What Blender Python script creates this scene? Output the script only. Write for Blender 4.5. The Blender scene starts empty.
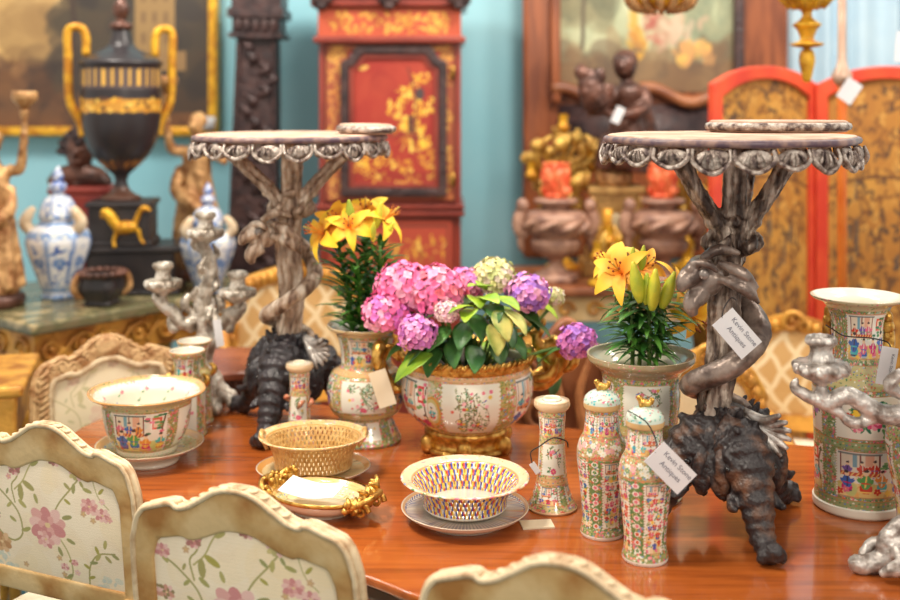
import bpy, math, random
import numpy as np
from mathutils import Vector, Matrix
PI = math.pi
SC = bpy.context.scene
COL = SC.collection
rng = random.Random(7)

# ---------------------------------------------------------------- camera, world, lights, exposure
FPX, HY, CZ = 1100.0, 97.0, 1.64          # focal length and horizon row in pixels of a 900x600 frame, eye height
cam = bpy.data.cameras.new('camera'); camo = bpy.data.objects.new('camera', cam); COL.objects.link(camo)
cam.sensor_width = 36; cam.lens = 36*FPX/900; cam.shift_y = -(300-HY)/900
camo.location = (0, 0, CZ); camo.rotation_euler = (PI/2, 0, 0)
cam.dof.use_dof = True; cam.dof.focus_distance = 2.28; cam.dof.aperture_fstop = 1.8
cam.clip_start = 0.05
SC.camera = camo
w = bpy.data.worlds.new('room_light'); SC.world = w; w.use_nodes = True
bg = w.node_tree.nodes['Background']; bg.inputs[0].default_value = (1.0, 0.93, 0.84, 1); bg.inputs[1].default_value = 0.78

def area(name, loc, tgt, size, power, col=(1, .9, .76), shape='DISK'):
    l = bpy.data.lights.new(name, 'AREA'); l.shape = shape; l.size = size; l.energy = power; l.color = col
    o = bpy.data.objects.new(name, l); COL.objects.link(o); o.location = loc
    o.rotation_euler = (Vector(tgt)-Vector(loc)).to_track_quat('-Z', 'Y').to_euler()
    return o
area('ceiling_or_fill_lamp', (-1.2, 1.9, 3.5), (-.35, 2.4, .8), .6, 15).data.spread = math.radians(75)
area('ceiling_or_fill_lamp', (1.3, -.7, 2.9), (.6, 2.5, 1.0), .8, 34)  # front fill added behind the camera to brighten the vases, no real ceiling lamp
area('ceiling_or_fill_lamp', (.2, 3.6, 3.6), (.1, 2.6, .8), .6, 20)
area('ceiling_or_fill_lamp', (-1.5, 3.6, 3.4), (-1.2, 5.0, 1.3), .6, 40, (1, .92, .82))
area('ceiling_or_fill_lamp', (.8, 3.3, 3.4), (.5, 4.9, 1.0), .6, 36, (1, .92, .82))
area('ceiling_or_fill_lamp', (2.1, 3.2, 3.4), (1.9, 4.6, 1.4), .6, 36, (1, .92, .82))
vs = SC.view_settings
vs.view_transform = 'Standard'; vs.look = 'None'; vs.gamma = 1; vs.use_curve_mapping = False; vs.exposure = 0.2

# ---------------------------------------------------------------- helpers
def P(px, py, Y): return Vector(((px-450)/FPX*Y, Y, CZ-(py-HY)/FPX*Y))
def lin(c):
    c = np.asarray(c, float)/255.
    return np.where(c <= .04045, c/12.92, ((c+.055)/1.055)**2.4)
def lin4(c): return tuple(lin(c))+(1.,)

def tag(o, label=None, cat=None, group=None, kind=None):
    if label: o['label'] = label
    if cat: o['category'] = cat
    if group: o['group'] = group
    if kind: o['kind'] = kind
    return o
def thing(name, label, cat, loc=(0, 0, 0), rotz=0, group=None):
    o = bpy.data.objects.new(name, None); COL.objects.link(o)
    o.empty_display_size = .05; o.location = loc; o.rotation_euler = (0, 0, rotz)
    return tag(o, label, cat, group)
def dup(root, loc, rotz, label=None):
    r = root.copy(); COL.objects.link(r); r.location = loc; r.rotation_euler = (0, 0, rotz)
    if label: r['label'] = label
    def rec(a, b):
        for ch in list(a.children):
            if ch == b: continue
            c = ch.copy(); COL.objects.link(c); c.parent = b; rec(ch, c)
    rec(root, r)
    return r

class MB:
    """collects verts, faces, per-face material and per-vertex paint, builds ONE mesh object"""
    def __init__(s): s.V = []; s.F = []; s.M = []; s.C = []; s.n = 0; s.painted = False
    def add(s, VF, mi=0, col=None, M=None):
        V, F = VF[0], VF[1]
        V = np.asarray(V, float)
        if M is not None:
            M = np.array(M); V = V @ M[:3, :3].T + M[:3, 3]
        s.V.append(V); n = s.n
        s.F.extend([tuple(i+n for i in f) for f in F]); s.M.extend([mi]*len(F))
        if col is None: c = np.ones((len(V), 3))*.5
        else:
            s.painted = True; c = np.asarray(col, float)
            if c.ndim == 1: c = np.tile(c, (len(V), 1))
        s.C.append(c); s.n += len(V)
        return s
    def build(s, name, mats, parent=None, smooth=True, loc=None):
        me = bpy.data.meshes.new(name)
        V = np.concatenate(s.V); me.from_pydata(V.tolist(), [], s.F)
        if not isinstance(mats, (list, tuple)): mats = [mats]
        for m in mats: me.materials.append(m)
        if len(mats) > 1: me.polygons.foreach_set('material_index', s.M)
        if smooth: me.polygons.foreach_set('use_smooth', [True]*len(s.F))
        if s.painted:
            a = me.color_attributes.new('Col', 'FLOAT_COLOR', 'POINT')
            c = np.concatenate(s.C); c = np.concatenate([c, np.ones((len(c), 1))], 1)
            a.data.foreach_set('color', c.astype(np.float32).ravel())
        me.update()
        o = bpy.data.objects.new(name, me); COL.objects.link(o)
        if parent: o.parent = parent
        if loc is not None: o.location = loc
        return o
def one(VF, name, mat, parent=None, smooth=True, loc=None, col=None):
    return MB().add(VF, 0, col).build(name, mat, parent, smooth, loc)

def cr(pts, k=6, closed=False):
    """Catmull-Rom through pts"""
    p = np.asarray(pts, float); n = len(p)
    if k <= 1: return p
    out = []
    rngi = n if closed else n-1
    for i in range(rngi):
        if closed: a, b, c, d = p[(i-1) % n], p[i], p[(i+1) % n], p[(i+2) % n]
        else: b, c = p[i], p[i+1]; a = p[i-1] if i > 0 else 2*b-c; d = p[i+2] if i+2 < n else 2*c-b
        for j in range(k):
            t = j/k; t2 = t*t; t3 = t2*t
            out.append(.5*((2*b)+(c-a)*t+(2*a-5*b+4*c-d)*t2+(3*b-a-3*c+d)*t3))
    if not closed: out.append(p[-1])
    return np.array(out)
def gridfaces(r, c, wrap=False):
    F = []
    cc = c if wrap else c-1
    for i in range(r-1):
        for j in range(cc):
            F.append((i*c+j, i*c+(j+1) % c, (i+1)*c+(j+1) % c, (i+1)*c+j))
    return F
def lathe(prof, n=48, rfun=None, k=1, caps=True):
    p = cr(prof, k) if k > 1 else np.asarray(prof, float)
    th = np.linspace(0, 2*PI, n, endpoint=False)
    R, TH = np.meshgrid(p[:, 0], th, indexing='ij'); Z = np.repeat(p[:, 1][:, None], n, 1)
    if rfun is not None: R = R*rfun(TH, Z)
    V = np.stack([R*np.cos(TH), R*np.sin(TH), Z], -1).reshape(-1, 3)
    F = gridfaces(len(p), n, True)
    if caps:
        if p[0, 0] > 1e-3: F.append(tuple(range(n-1, -1, -1)))
        if p[-1, 0] > 1e-3: F.append(tuple((len(p)-1)*n+j for j in range(n)))
    return V, F
def tube(pts, rad, n=8, k=5, closed=False, flat=None):
    """tapered tube along a smoothed path; flat=(direction vector, factor) squashes the section"""
    pts = np.asarray(pts, float); rad = np.broadcast_to(np.asarray(rad, float), (len(pts),))
    q = cr(np.concatenate([pts, rad[:, None]], 1), k, closed) if k > 1 else np.concatenate([pts, rad[:, None]], 1)
    c = q[:, :3]; r = np.maximum(q[:, 3], 2e-4); m = len(c)
    if closed: t = np.roll(c, -1, 0)-np.roll(c, 1, 0)
    else: t = np.gradient(c, axis=0)
    t /= np.linalg.norm(t, axis=1)[:, None]+1e-12
    up = np.array([0, 0, 1.]) if abs(t[0][2]) < .9 else np.array([1., 0, 0])
    u = np.cross(t[0], up); u /= np.linalg.norm(u); V = []
    a = np.linspace(0, 2*PI, n, endpoint=False)
    for i in range(m):
        u = u-t[i]*np.dot(u, t[i]); u /= np.linalg.norm(u)+1e-12
        v = np.cross(t[i], u)
        off = r[i]*(np.cos(a)[:, None]*u+np.sin(a)[:, None]*v)
        if flat is not None:
            d = np.asarray(flat[0], float); d /= np.linalg.norm(d)
            off = off-(off@d)[:, None]*d*(1-flat[1])
        V.append(c[i]+off)
    V = np.concatenate(V); F = gridfaces(m, n, True)
    if closed: F += [((m-1)*n+j, (m-1)*n+(j+1) % n, (j+1) % n, j) for j in range(n)]
    else: F += [tuple(range(n-1, -1, -1)), tuple((m-1)*n+j for j in range(n))]
    return V, F
def ell(c, r, n=16, m=10, rot=None):
    r = np.broadcast_to(np.asarray(r, float), (3,))
    ph = np.linspace(0, PI, m); th = np.linspace(0, 2*PI, n, endpoint=False)
    V = np.array([[math.sin(a)*math.cos(b), math.sin(a)*math.sin(b), -math.cos(a)] for a in np.clip(ph, 1e-3, PI-1e-3) for b in th])*r
    if rot is not None: V = V @ np.array(rot.to_matrix() if hasattr(rot, 'to_matrix') else rot).T
    return V+np.asarray(c, float), gridfaces(m, n, True)+[tuple(range(n-1, -1, -1)), tuple((m-1)*n+j for j in range(n))]
def box(c, s):
    c = np.asarray(c, float); s = np.asarray(s, float)/2
    V = [c+s*np.array(d) for d in ((-1, -1, -1), (1, -1, -1), (1, 1, -1), (-1, 1, -1), (-1, -1, 1), (1, -1, 1), (1, 1, 1), (-1, 1, 1))]
    return np.array(V), [(0, 3, 2, 1), (4, 5, 6, 7), (0, 1, 5, 4), (1, 2, 6, 5), (2, 3, 7, 6), (3, 0, 4, 7)]
def prism(poly, z0, z1):
    p = np.asarray(poly, float); n = len(p)
    V = np.concatenate([np.c_[p, np.full(n, z0)], np.c_[p, np.full(n, z1)]])
    F = [tuple(range(n-1, -1, -1)), tuple(range(n, 2*n))]+[(i, (i+1) % n, n+(i+1) % n, n+i) for i in range(n)]
    return V, F
def bevel(o, w=.004, seg=2, ang=35):
    m = o.modifiers.new('bevel', 'BEVEL'); m.width = w; m.segments = seg; m.limit_method = 'ANGLE'; m.angle_limit = math.radians(ang)
    return o
def mxz(V):   # swap: model built in (x, z, depth) -> (x, depth, z)
    V = np.asarray(V, float); return np.c_[V[:, 0], -V[:, 2], V[:, 1]]
def baked(o):
    dg = bpy.context.evaluated_depsgraph_get()
    me = bpy.data.meshes.new_from_object(o.evaluated_get(dg)); o.modifiers.clear(); o.data = me
    return o
def organic(shapes, name, mat, parent=None, voxel=.004, smooth=3, noise=None, loc=None):
    """overlapping tubes and ellipsoids grown together into one continuous surface"""
    b = MB()
    for s in shapes: b.add(s)
    o = b.build(name, mat, parent, loc=loc)
    m = o.modifiers.new('r', 'REMESH'); m.mode = 'VOXEL'; m.voxel_size = voxel; m.use_smooth_shade = True
    if smooth: s = o.modifiers.new('s', 'SMOOTH'); s.iterations = smooth; s.factor = .5
    if noise:
        t = bpy.data.textures.new('n', 'CLOUDS'); t.noise_scale = noise[0]; t.noise_depth = 2
        d = o.modifiers.new('d', 'DISPLACE'); d.texture = t; d.strength = noise[1]; d.texture_coords = 'LOCAL'
    baked(o)
    o.data.polygons.foreach_set('use_smooth', [True]*len(o.data.polygons))
    return o
def M4(loc=(0, 0, 0), rz=0, rx=0, ry=0, s=1):
    return Matrix.Translation(loc) @ Matrix.Rotation(rz, 4, 'Z') @ Matrix.Rotation(ry, 4, 'Y') @ Matrix.Rotation(rx, 4, 'X') @ Matrix.Scale(s, 4)

# ---------------------------------------------------------------- materials
def mat(name, c1, c2=None, scale=20, rough=.5, metal=0, bump=0, bscale=None, coat=0, lo=.4, hi=.62, c3=None, detail=5, stretch=None, vary=0, emit=0):
    m = bpy.data.materials.new(name); m.use_nodes = True; nt = m.node_tree; N = nt.nodes; L = nt.links
    b = N['Principled BSDF']; b.inputs['Roughness'].default_value = rough; b.inputs['Metallic'].default_value = metal
    if coat: b.inputs['Coat Weight'].default_value = coat; b.inputs['Coat Roughness'].default_value = .06
    tc = N.new('ShaderNodeTexCoord'); vec = tc.outputs['Object']
    if stretch:
        mp = N.new('ShaderNodeMapping'); mp.inputs['Scale'].default_value = stretch; L.new(vec, mp.inputs[0]); vec = mp.outputs[0]
    nz = N.new('ShaderNodeTexNoise'); nz.inputs['Scale'].default_value = scale; nz.inputs['Detail'].default_value = detail; L.new(vec, nz.inputs['Vector'])
    if c1 == 'paint':
        at = N.new('ShaderNodeAttribute'); at.attribute_name = 'Col'; src = at.outputs['Color']
    else:
        r = N.new('ShaderNodeValToRGB'); e = r.color_ramp.elements
        e[0].position = lo; e[0].color = lin4(c1); e[1].position = hi; e[1].color = lin4(c2 or c1)
        if c3: x = e.new((lo+hi)/2); x.color = lin4(c3)
        L.new(nz.outputs['Fac'], r.inputs[0]); src = r.outputs[0]
        if vary:
            oi = N.new('ShaderNodeObjectInfo'); hs = N.new('ShaderNodeHueSaturation')
            mr = N.new('ShaderNodeMapRange'); mr.inputs[3].default_value = 1-vary; mr.inputs[4].default_value = 1+vary
            L.new(oi.outputs['Random'], mr.inputs[0]); L.new(mr.outputs[0], hs.inputs['Value']); L.new(src, hs.inputs['Color']); src = hs.outputs[0]
    L.new(src, b.inputs['Base Color'])
    if bump:
        n2 = N.new('ShaderNodeTexNoise'); n2.inputs['Scale'].default_value = bscale or scale; n2.inputs['Detail'].default_value = 6; L.new(vec, n2.inputs['Vector'])
        bp = N.new('ShaderNodeBump'); bp.inputs['Strength'].default_value = bump; bp.inputs['Distance'].default_value = .01
        L.new(n2.outputs['Fac'], bp.inputs['Height']); L.new(bp.outputs[0], b.inputs['Normal'])
    return m
MT = {}
MT['porcelain'] = mat('painted_porcelain', 'paint', rough=.18, coat=.5)
MT['paint'] = mat('painted_surface', 'paint', rough=.55)
MT['cloth_paint'] = mat('embroidered_cloth', 'paint', rough=.85, bump=.25, bscale=500)
MT['petal'] = mat('petal', 'paint', rough=.6)
MT['white_glaze'] = mat('white_glaze', (232, 226, 212), (222, 216, 202), 30, rough=.15, coat=.5)
MT['gilt'] = mat('ormolu', (226, 182, 96), (168, 120, 52), 60, rough=.3, metal=.85, bump=.35, bscale=120)
MT['gilt_wood'] = mat('gilded_wood', (222, 164, 72), (168, 108, 44), 14, rough=.42, metal=.35, bump=.3, bscale=60)
MT['old_gold'] = mat('old_gold', (222, 176, 120), (148, 98, 56), 22, rough=.45, metal=.4, bump=.5, bscale=60)
MT['yellow_gold'] = mat('yellow_gold', (236, 182, 52), (190, 126, 34), 20, rough=.4, metal=.4, bump=.5, bscale=50)
MT['silver'] = mat('silvered_wood', (218, 210, 198), (136, 122, 108), 34, rough=.38, metal=.45, bump=.5, bscale=90, c3=(176, 166, 152))
MT['silver_bright'] = mat('silver_leaf', (214, 208, 202), (124, 112, 104), 40, rough=.33, metal=.5, bump=.4, bscale=90)
MT['silver_dark'] = mat('worn_silver_bark', (186, 170, 156), (58, 44, 38), 52, rough=.4, metal=.35, bump=1, bscale=90, c3=(116, 98, 86), stretch=(1, 1, .22))
MT['silver_warm'] = mat('warm_silver_bark', (222, 206, 188), (104, 78, 62), 48, rough=.42, metal=.3, bump=1, bscale=90, c3=(176, 150, 128), lo=.36, hi=.66, stretch=(1, 1, .25))
MT['fish_dark'] = mat('dark_silver_fish', (150, 134, 124), (84, 70, 64), 24, rough=.33, metal=.45, bump=.2, bscale=90)
MT['apron_silver'] = mat('tarnished_silver_leaf', (196, 184, 174), (84, 68, 66), 60, rough=.38, metal=.4, bump=.6, bscale=120, c3=(150, 134, 124))
MT['ebony'] = mat('black_carving', (56, 51, 55), (34, 31, 35), 30, rough=.34, bump=.5, bscale=90)
MT['ebony_brown'] = mat('brown_black_carving', (44, 39, 41), (124, 88, 66), 26, rough=.36, bump=.6, bscale=90, lo=.5, hi=.78)
MT['top_worn'] = mat('worn_top', (216, 184, 160), (178, 138, 114), 18, rough=.5)
MT['white_card'] = mat('white_card', (222, 222, 224), (216, 216, 220), 10, rough=.6)
MT['cream_card'] = mat('cream_card', (236, 222, 194), (230, 214, 184), 10, rough=.6)
MT['ink'] = mat('grey_ink', (104, 104, 118), rough=.6)
MT['black_string'] = mat('black_string', (44, 38, 38), rough=.6)
MT['black'] = mat('black_lacquer', (40, 37, 40), (50, 45, 46), 12, rough=.35)
MT['dark_wood'] = mat('dark_carved_wood', (74, 52, 50), (46, 32, 34), 20, rough=.4, bump=.7, bscale=40)
MT['brown_wood'] = mat('brown_wood', (150, 84, 48), (112, 58, 34), 8, rough=.35, stretch=(3, 3, .4))
MT['walnut'] = mat('walnut', (164, 104, 66), (122, 70, 44), 8, rough=.4, bump=.15)
MT['red_wood'] = mat('mahogany', (150, 88, 60), (116, 62, 42), 6, rough=.25)
MT['bronze'] = mat('bronze', (110, 72, 58), (66, 44, 38), 14, rough=.35, metal=.3, bump=.3, bscale=30)
MT['cream_frame'] = mat('distressed_cream_paint', (214, 184, 134), (164, 112, 54), 8, rough=.5, bump=.15, bscale=60, lo=.40, hi=.64, c3=(194, 156, 100))
MT['cream_edge'] = mat('pale_cream_edge', (218, 196, 160), (160, 120, 80), 30, rough=.5, lo=.45, hi=.75)
MT['gilt_frame'] = mat('carved_gilt_frame', (214, 178, 128), (166, 120, 74), 30, rough=.5, bump=.6, bscale=80)
MT['lily_leaf'] = mat('lily_leaf', (84, 138, 50), (46, 96, 38), 30, rough=.4)
MT['leaf_dark'] = mat('dark_leaf', (74, 122, 56), (48, 92, 48), 20, rough=.38, vary=.25)
MT['leaf_lime'] = mat('lime_leaf', (160, 190, 50), (110, 150, 44), 18, rough=.4, vary=.15)
MT['leaf_tan'] = mat('yellowed_leaf', (206, 196, 110), (120, 140, 60), 14, rough=.45)
MT['stem'] = mat('green_stem', (110, 142, 62), (84, 118, 52), 20, rough=.5)
MT['bud'] = mat('lily_bud', (214, 206, 58), (160, 180, 54), 20, rough=.45)
MT['soil'] = mat('soil', (58, 48, 38), (38, 32, 28), 60, rough=.9, bump=.6)
MT['coral'] = mat('coral_glass', (236, 92, 54), (248, 136, 88), 20, rough=.35, bump=.6, bscale=50)
MT['marble'] = mat('green_brown_marble', (116, 104, 76), (176, 158, 118), 9, rough=.25, c3=(96, 96, 66))

def painted_wall(name, c1, c2):
    return mat(name, c1, c2, 1.3, rough=.8, bump=.03, bscale=80, lo=.35, hi=.7)
MT['wall'] = painted_wall('light_blue_wall_paint', (140, 198, 212), (166, 212, 222))
MT['floor'] = mat('teal_carpet', (50, 92, 98), (40, 78, 86), 40, rough=.95)

# table top wood: long grain with bands
def table_mat():
    m = mat('polished_table_wood', (184, 100, 42), (112, 54, 26), 2.6, rough=.15, coat=.45, stretch=(1.6, 20, 3), lo=.2, hi=.85, c3=(160, 82, 34), detail=10)
    nt = m.node_tree
    for n in nt.nodes:
        if n.type == 'MAPPING': n.inputs['Rotation'].default_value = (0, 0, .35)
    return m
MT['table'] = table_mat()
MT['table_edge'] = mat('dark_table_edge', (86, 52, 34), (60, 38, 28), 12, rough=.3)

# ---------------------------------------------------------------- paint canvas
class Cv:
    """a little painter: rectangular canvas in real units, sampled onto mesh points"""
    def __init__(s, w, h, ppu, bg, wrap=True):
        s.w, s.h, s.k, s.wrap = w, h, ppu, wrap
        s.W, s.H = max(2, int(w*ppu)), max(2, int(h*ppu))
        s.a = np.empty((s.H, s.W, 3), np.float32); s.a[:] = bg
    def win(s, x0, y0, x1, y1):
        i0, i1 = int(math.floor(x0*s.k)), int(math.ceil(x1*s.k))+1
        j0, j1 = max(0, int(math.floor(y0*s.k))), min(s.H, int(math.ceil(y1*s.k))+1)
        if not s.wrap: i0, i1 = max(0, i0), min(s.W, i1)
        if i1 <= i0 or j1 <= j0: return None
        i = np.arange(i0, i1); j = np.arange(j0, j1)
        return np.ix_(j, i % s.W), (i[None, :]+.5)/s.k, (j[:, None]+.5)/s.k
    def put(s, ix, m, c, al=1):
        t = s.a[ix]; t[m] = t[m]*(1-al)+np.array(c, np.float32)*al; s.a[ix] = t
    def ell(s, x, y, rx, ry, c, rot=0, al=1):
        R = max(rx, ry); q = s.win(x-R, y-R, x+R, y+R)
        if q is None: return
        ix, X, Y = q; ca, sa = math.cos(rot), math.sin(rot); dx, dy = X-x, Y-y
        s.put(ix, ((dx*ca+dy*sa)/rx)**2+((-dx*sa+dy*ca)/ry)**2 <= 1, c, al)
    def rect(s, x0, y0, x1, y1, c, al=1):
        q = s.win(x0, y0, x1, y1)
        if q is None: return
        ix, X, Y = q; s.put(ix, (X >= x0) & (X <= x1) & (Y >= y0) & (Y <= y1), c, al)
    def line(s, pts, w, c, k=1, al=1):
        pts = cr(pts, k) if k > 1 else np.asarray(pts, float)
        for a, b in zip(pts[:-1], pts[1:]):
            q = s.win(min(a[0], b[0])-w, min(a[1], b[1])-w, max(a[0], b[0])+w, max(a[1], b[1])+w)
            if q is None: continue
            ix, X, Y = q; d = b-a; L = d@d+1e-9
            t = np.clip(((X-a[0])*d[0]+(Y-a[1])*d[1])/L, 0, 1)
            s.put(ix, (X-a[0]-t*d[0])**2+(Y-a[1]-t*d[1])**2 <= (w/2)**2, c, al)
    def frame(s, x0, y0, x1, y1, w, c): s.line([(x0, y0), (x1, y0), (x1, y1), (x0, y1), (x0, y0)], w, c)
    def flower(s, x, y, r, c, cc=(240, 200, 90), n=6, c2=None):
        a0 = rng.random()*6
        for ring, rr in ((1, .62), (.55, .34)):
            for i in range(n):
                a = a0+i*2*PI/n+ring; s.ell(x+rr*r*math.cos(a), y+rr*r*math.sin(a), r*.42*ring+.1*r, r*.3*ring+.08*r, c if (i % 2 or not c2) else c2, a)
        s.ell(x, y, r*.18, r*.18, cc)
    def leaf(s, x, y, L, a, c): s.ell(x+L/2*math.cos(a), y+L/2*math.sin(a), L/2, L*.2, c, a)
    def dots(s, x0, y0, x1, y1, n, cols, r0, r1):
        for _ in range(n):
            s.ell(rng.uniform(x0, x1), rng.uniform(y0, y1), rng.uniform(r0, r1), rng.uniform(r0, r1)*.7, rng.choice(cols), rng.random()*3)
    def fog(s, x0, y0, x1, y1, cols, n, r0, r1, al=.3):
        for _ in range(n):
            r = rng.uniform(r0, r1); s.ell(rng.uniform(x0, x1), rng.uniform(y0, y1), r, r*rng.uniform(.4, .9), rng.choice(cols), rng.random()*3, al)
    def sample(s, u, v):
        x = np.asarray(u)*s.W-.5; y = np.clip(np.asarray(v)*s.H-.5, 0, s.H-1)
        i = np.floor(x).astype(int); j = np.floor(y).astype(int); fx = (x-i)[..., None]; fy = (y-j)[..., None]
        j2 = np.minimum(j+1, s.H-1)
        if s.wrap: i1, i2 = i % s.W, (i+1) % s.W
        else: i1, i2 = np.clip(i, 0, s.W-1), np.clip(i+1, 0, s.W-1)
        A = s.a
        c = (A[j, i1]*(1-fx)+A[j, i2]*fx)*(1-fy)+(A[j2, i1]*(1-fx)+A[j2, i2]*fx)*fy
        return lin(c)

GOLDG = (154, 162, 104); GREEN = (82, 140, 92); PINK = (222, 112, 140); MAG = (204, 44, 112); BLUE = (62, 104, 186)
TURQ = (82, 184, 190); RED = (204, 66, 52); WHITE = (230, 230, 216); ORG = (226, 146, 70); SKIN = (240, 208, 176); INK = (70, 60, 62)
ROBES = [MAG, BLUE, TURQ, RED, (90, 160, 90), PINK, (120, 90, 170), ORG]
def rose_ground(c, x0, y0, x1, y1, base=GOLDG, d=1.0):
    """gold-green scroll ground scattered with leaves and small blossoms"""
    c.rect(x0, y0, x1, y1, base); A = (x1-x0)*(y1-y0); n = int(A*10*d)
    for _ in range(n): c.leaf(rng.uniform(x0, x1), rng.uniform(y0, y1), rng.uniform(.2, .5), rng.random()*6.3, rng.choice([(84, 130, 74), (60, 128, 88), (96, 150, 106), (110, 138, 76), (150, 124, 66), (196, 184, 124), (210, 206, 164)]))
    for _ in range(int(A*1.8*d)): c.flower(rng.uniform(x0, x1), rng.uniform(y0, y1), rng.uniform(.16, .32), rng.choice([PINK, (226, 150, 150), WHITE, (206, 90, 80), (214, 130, 92), (120, 150, 200)]), n=5)
def fig(c, x, y, h, col):
    s = rng.choice([-1, 1]); c2 = rng.choice(ROBES); trim = rng.choice([WHITE, (240, 200, 110), (60, 60, 90)])
    c.ell(x-.08*h, y+.16*h, .15*h, .2*h, c2, .2); c.ell(x+.08*h, y+.16*h, .15*h, .2*h, c2, -.2); c.rect(x-.2*h, y, x+.2*h, y+.05*h, trim)
    c.ell(x, y+.44*h, .19*h, .3*h, col, s*.12); c.ell(x+s*.2*h, y+.5*h, .17*h, .09*h, col, s*.7); c.ell(x-s*.17*h, y+.44*h, .16*h, .08*h, col, -s*.9)
    c.ell(x+s*.32*h, y+.6*h, .04*h, .04*h, SKIN); c.line([(x+.03*h*s, y+.24*h), (x+.02*h, y+.68*h)], .06*h, trim); c.line([(x-.16*h, y+.4*h), (x+.16*h, y+.38*h)], .05*h, c2)
    c.ell(x, y+.82*h, .1*h, .12*h, SKIN); c.ell(x-s*.02*h, y+.91*h, .1*h, .055*h, INK); c.ell(x-s*.05*h, y+.97*h, .035*h, .03*h, INK)
def scene(c, x0, y0, x1, y1, hfig=None, border=True):
    """court scene: garden floor, pavilion with people behind a red rail, standing and seated figures"""
    W, H = x1-x0, y1-y0
    if H > 1.7*W:
        scene(c, x0, y1-1.05*W, x1, y1, None, False); ym = y1-.98*W; c.rect(x0, y0, x1, ym, (234, 230, 216)); c.fog(x0, y0, x1, y0+.4*(ym-y0), [(226, 176, 100), (232, 190, 130), (200, 196, 130)], 14, .12*W, .3*W, .6)
        for _ in range(int(16*H/W)): c.leaf(rng.uniform(x0, x1), rng.uniform(y0, ym), .16*W, rng.random()*6.3, rng.choice([GREEN, (70, 120, 90), (130, 150, 80), (206, 160, 90)]))
        k = 0; y = ym-.5*W
        while y > y0-.05*W:
            for q in ((.3, .72) if k % 2 else (.22, .5, .8)): fig(c, x0+(q+rng.uniform(-.05, .05))*W, y+rng.uniform(-.08, .08)*W, W*(.52 if k % 2 else .44), rng.choice([RED, MAG, BLUE, RED, PINK, TURQ, ORG]))
            y -= .44*W; k += 1
        for _ in range(8): c.flower(x0+rng.random()*W, y0+rng.uniform(.0, .8)*H, .09*W, rng.choice([PINK, RED, (240, 200, 90)]), n=5)
        c.frame(x0, y0, x1, y1, .14, (196, 130, 96)); return
    c.rect(x0, y0, x1, y1, (232, 230, 220)); h = hfig or min(H*.5, W*.42)
    c.fog(x0, y0+.5*H, x1, y1, [(206, 222, 220), (238, 234, 224), (222, 226, 214)], 10, .1*H, .2*H, .5)
    c.rect(x0, y0, x1, y0+.3*H, (224, 192, 124)); c.fog(x0, y0, x1, y0+.26*H, [(186, 196, 124), (226, 162, 84), (240, 214, 160), (206, 150, 90)], 16, .08*H, .16*H, .6)
    bx = x0+rng.uniform(.05, .12)*W; bw = .52*W
    c.rect(bx, y0+.5*H, bx+bw, y0+.96*H, (228, 218, 200)); c.rect(bx+.3*bw, y0+.66*H, bx+.42*bw, y0+.95*H, (120, 170, 190)); c.rect(bx+.62*bw, y0+.7*H, bx+.86*bw, y0+.93*H, (226, 176, 150)); [c.line([(bx+q*bw, y0+.5*H), (bx+q*bw, y0+.96*H)], .022*W, (130, 70, 60)) for q in (0, .5, 1)]; c.line([(bx-.03*W, y0+.95*H), (bx+bw+.03*W, y0+.95*H)], .035*H, (110, 120, 120))
    n2 = max(2, int(bw/(h*.42)))
    for i in range(n2): fig(c, bx+(i+.5+rng.uniform(-.15, .15))*bw/n2, y0+.45*H, h*rng.uniform(.66, .8), ROBES[rng.randrange(8)])
    c.rect(bx, y0+.46*H, bx+bw, y0+.54*H, (196, 84, 66)); [c.line([(bx+q*bw, y0+.46*H), (bx+(q+.08)*bw, y0+.54*H)], .02*W, (236, 190, 120)) for q in np.linspace(0, .9, 8)]; c.rect(x0+.72*W, y0+.62*H, x0+.9*W, y0+.9*H, rng.choice([(206, 60, 70), (214, 100, 80), (150, 190, 180)])); c.rect(x0+.76*W, y0+.67*H, x0+.86*W, y0+.85*H, (236, 214, 190))
    c.line([(x0+.95*W, y0+.2*H), (x0+.9*W, y0+.55*H), (x0+.96*W, y0+.9*H)], .035*W, (110, 84, 60), 3)
    for _ in range(14): c.ell(x0+rng.uniform(.62, .99)*W, y0+rng.uniform(.5, .97)*H, .05*W, .03*H, rng.choice([GREEN, (60, 120, 90), PINK, (120, 170, 110)]))
    n = max(2, int(W/(h*.62)))
    for i in range(n): fig(c, x0+(i+.5+rng.uniform(-.15, .15))/n*W, y0+rng.uniform(.04, .16)*H, h*rng.uniform(.85, 1.08), ROBES[(i*3+rng.randrange(3)) % len(ROBES)])
    for _ in range(5): c.flower(x0+rng.random()*W, y0+rng.uniform(.02, .2)*H, .05*W, rng.choice([PINK, RED, (240, 200, 90)]), n=5)
    if border: c.frame(x0, y0, x1, y1, .14, (196, 130, 96))
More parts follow.
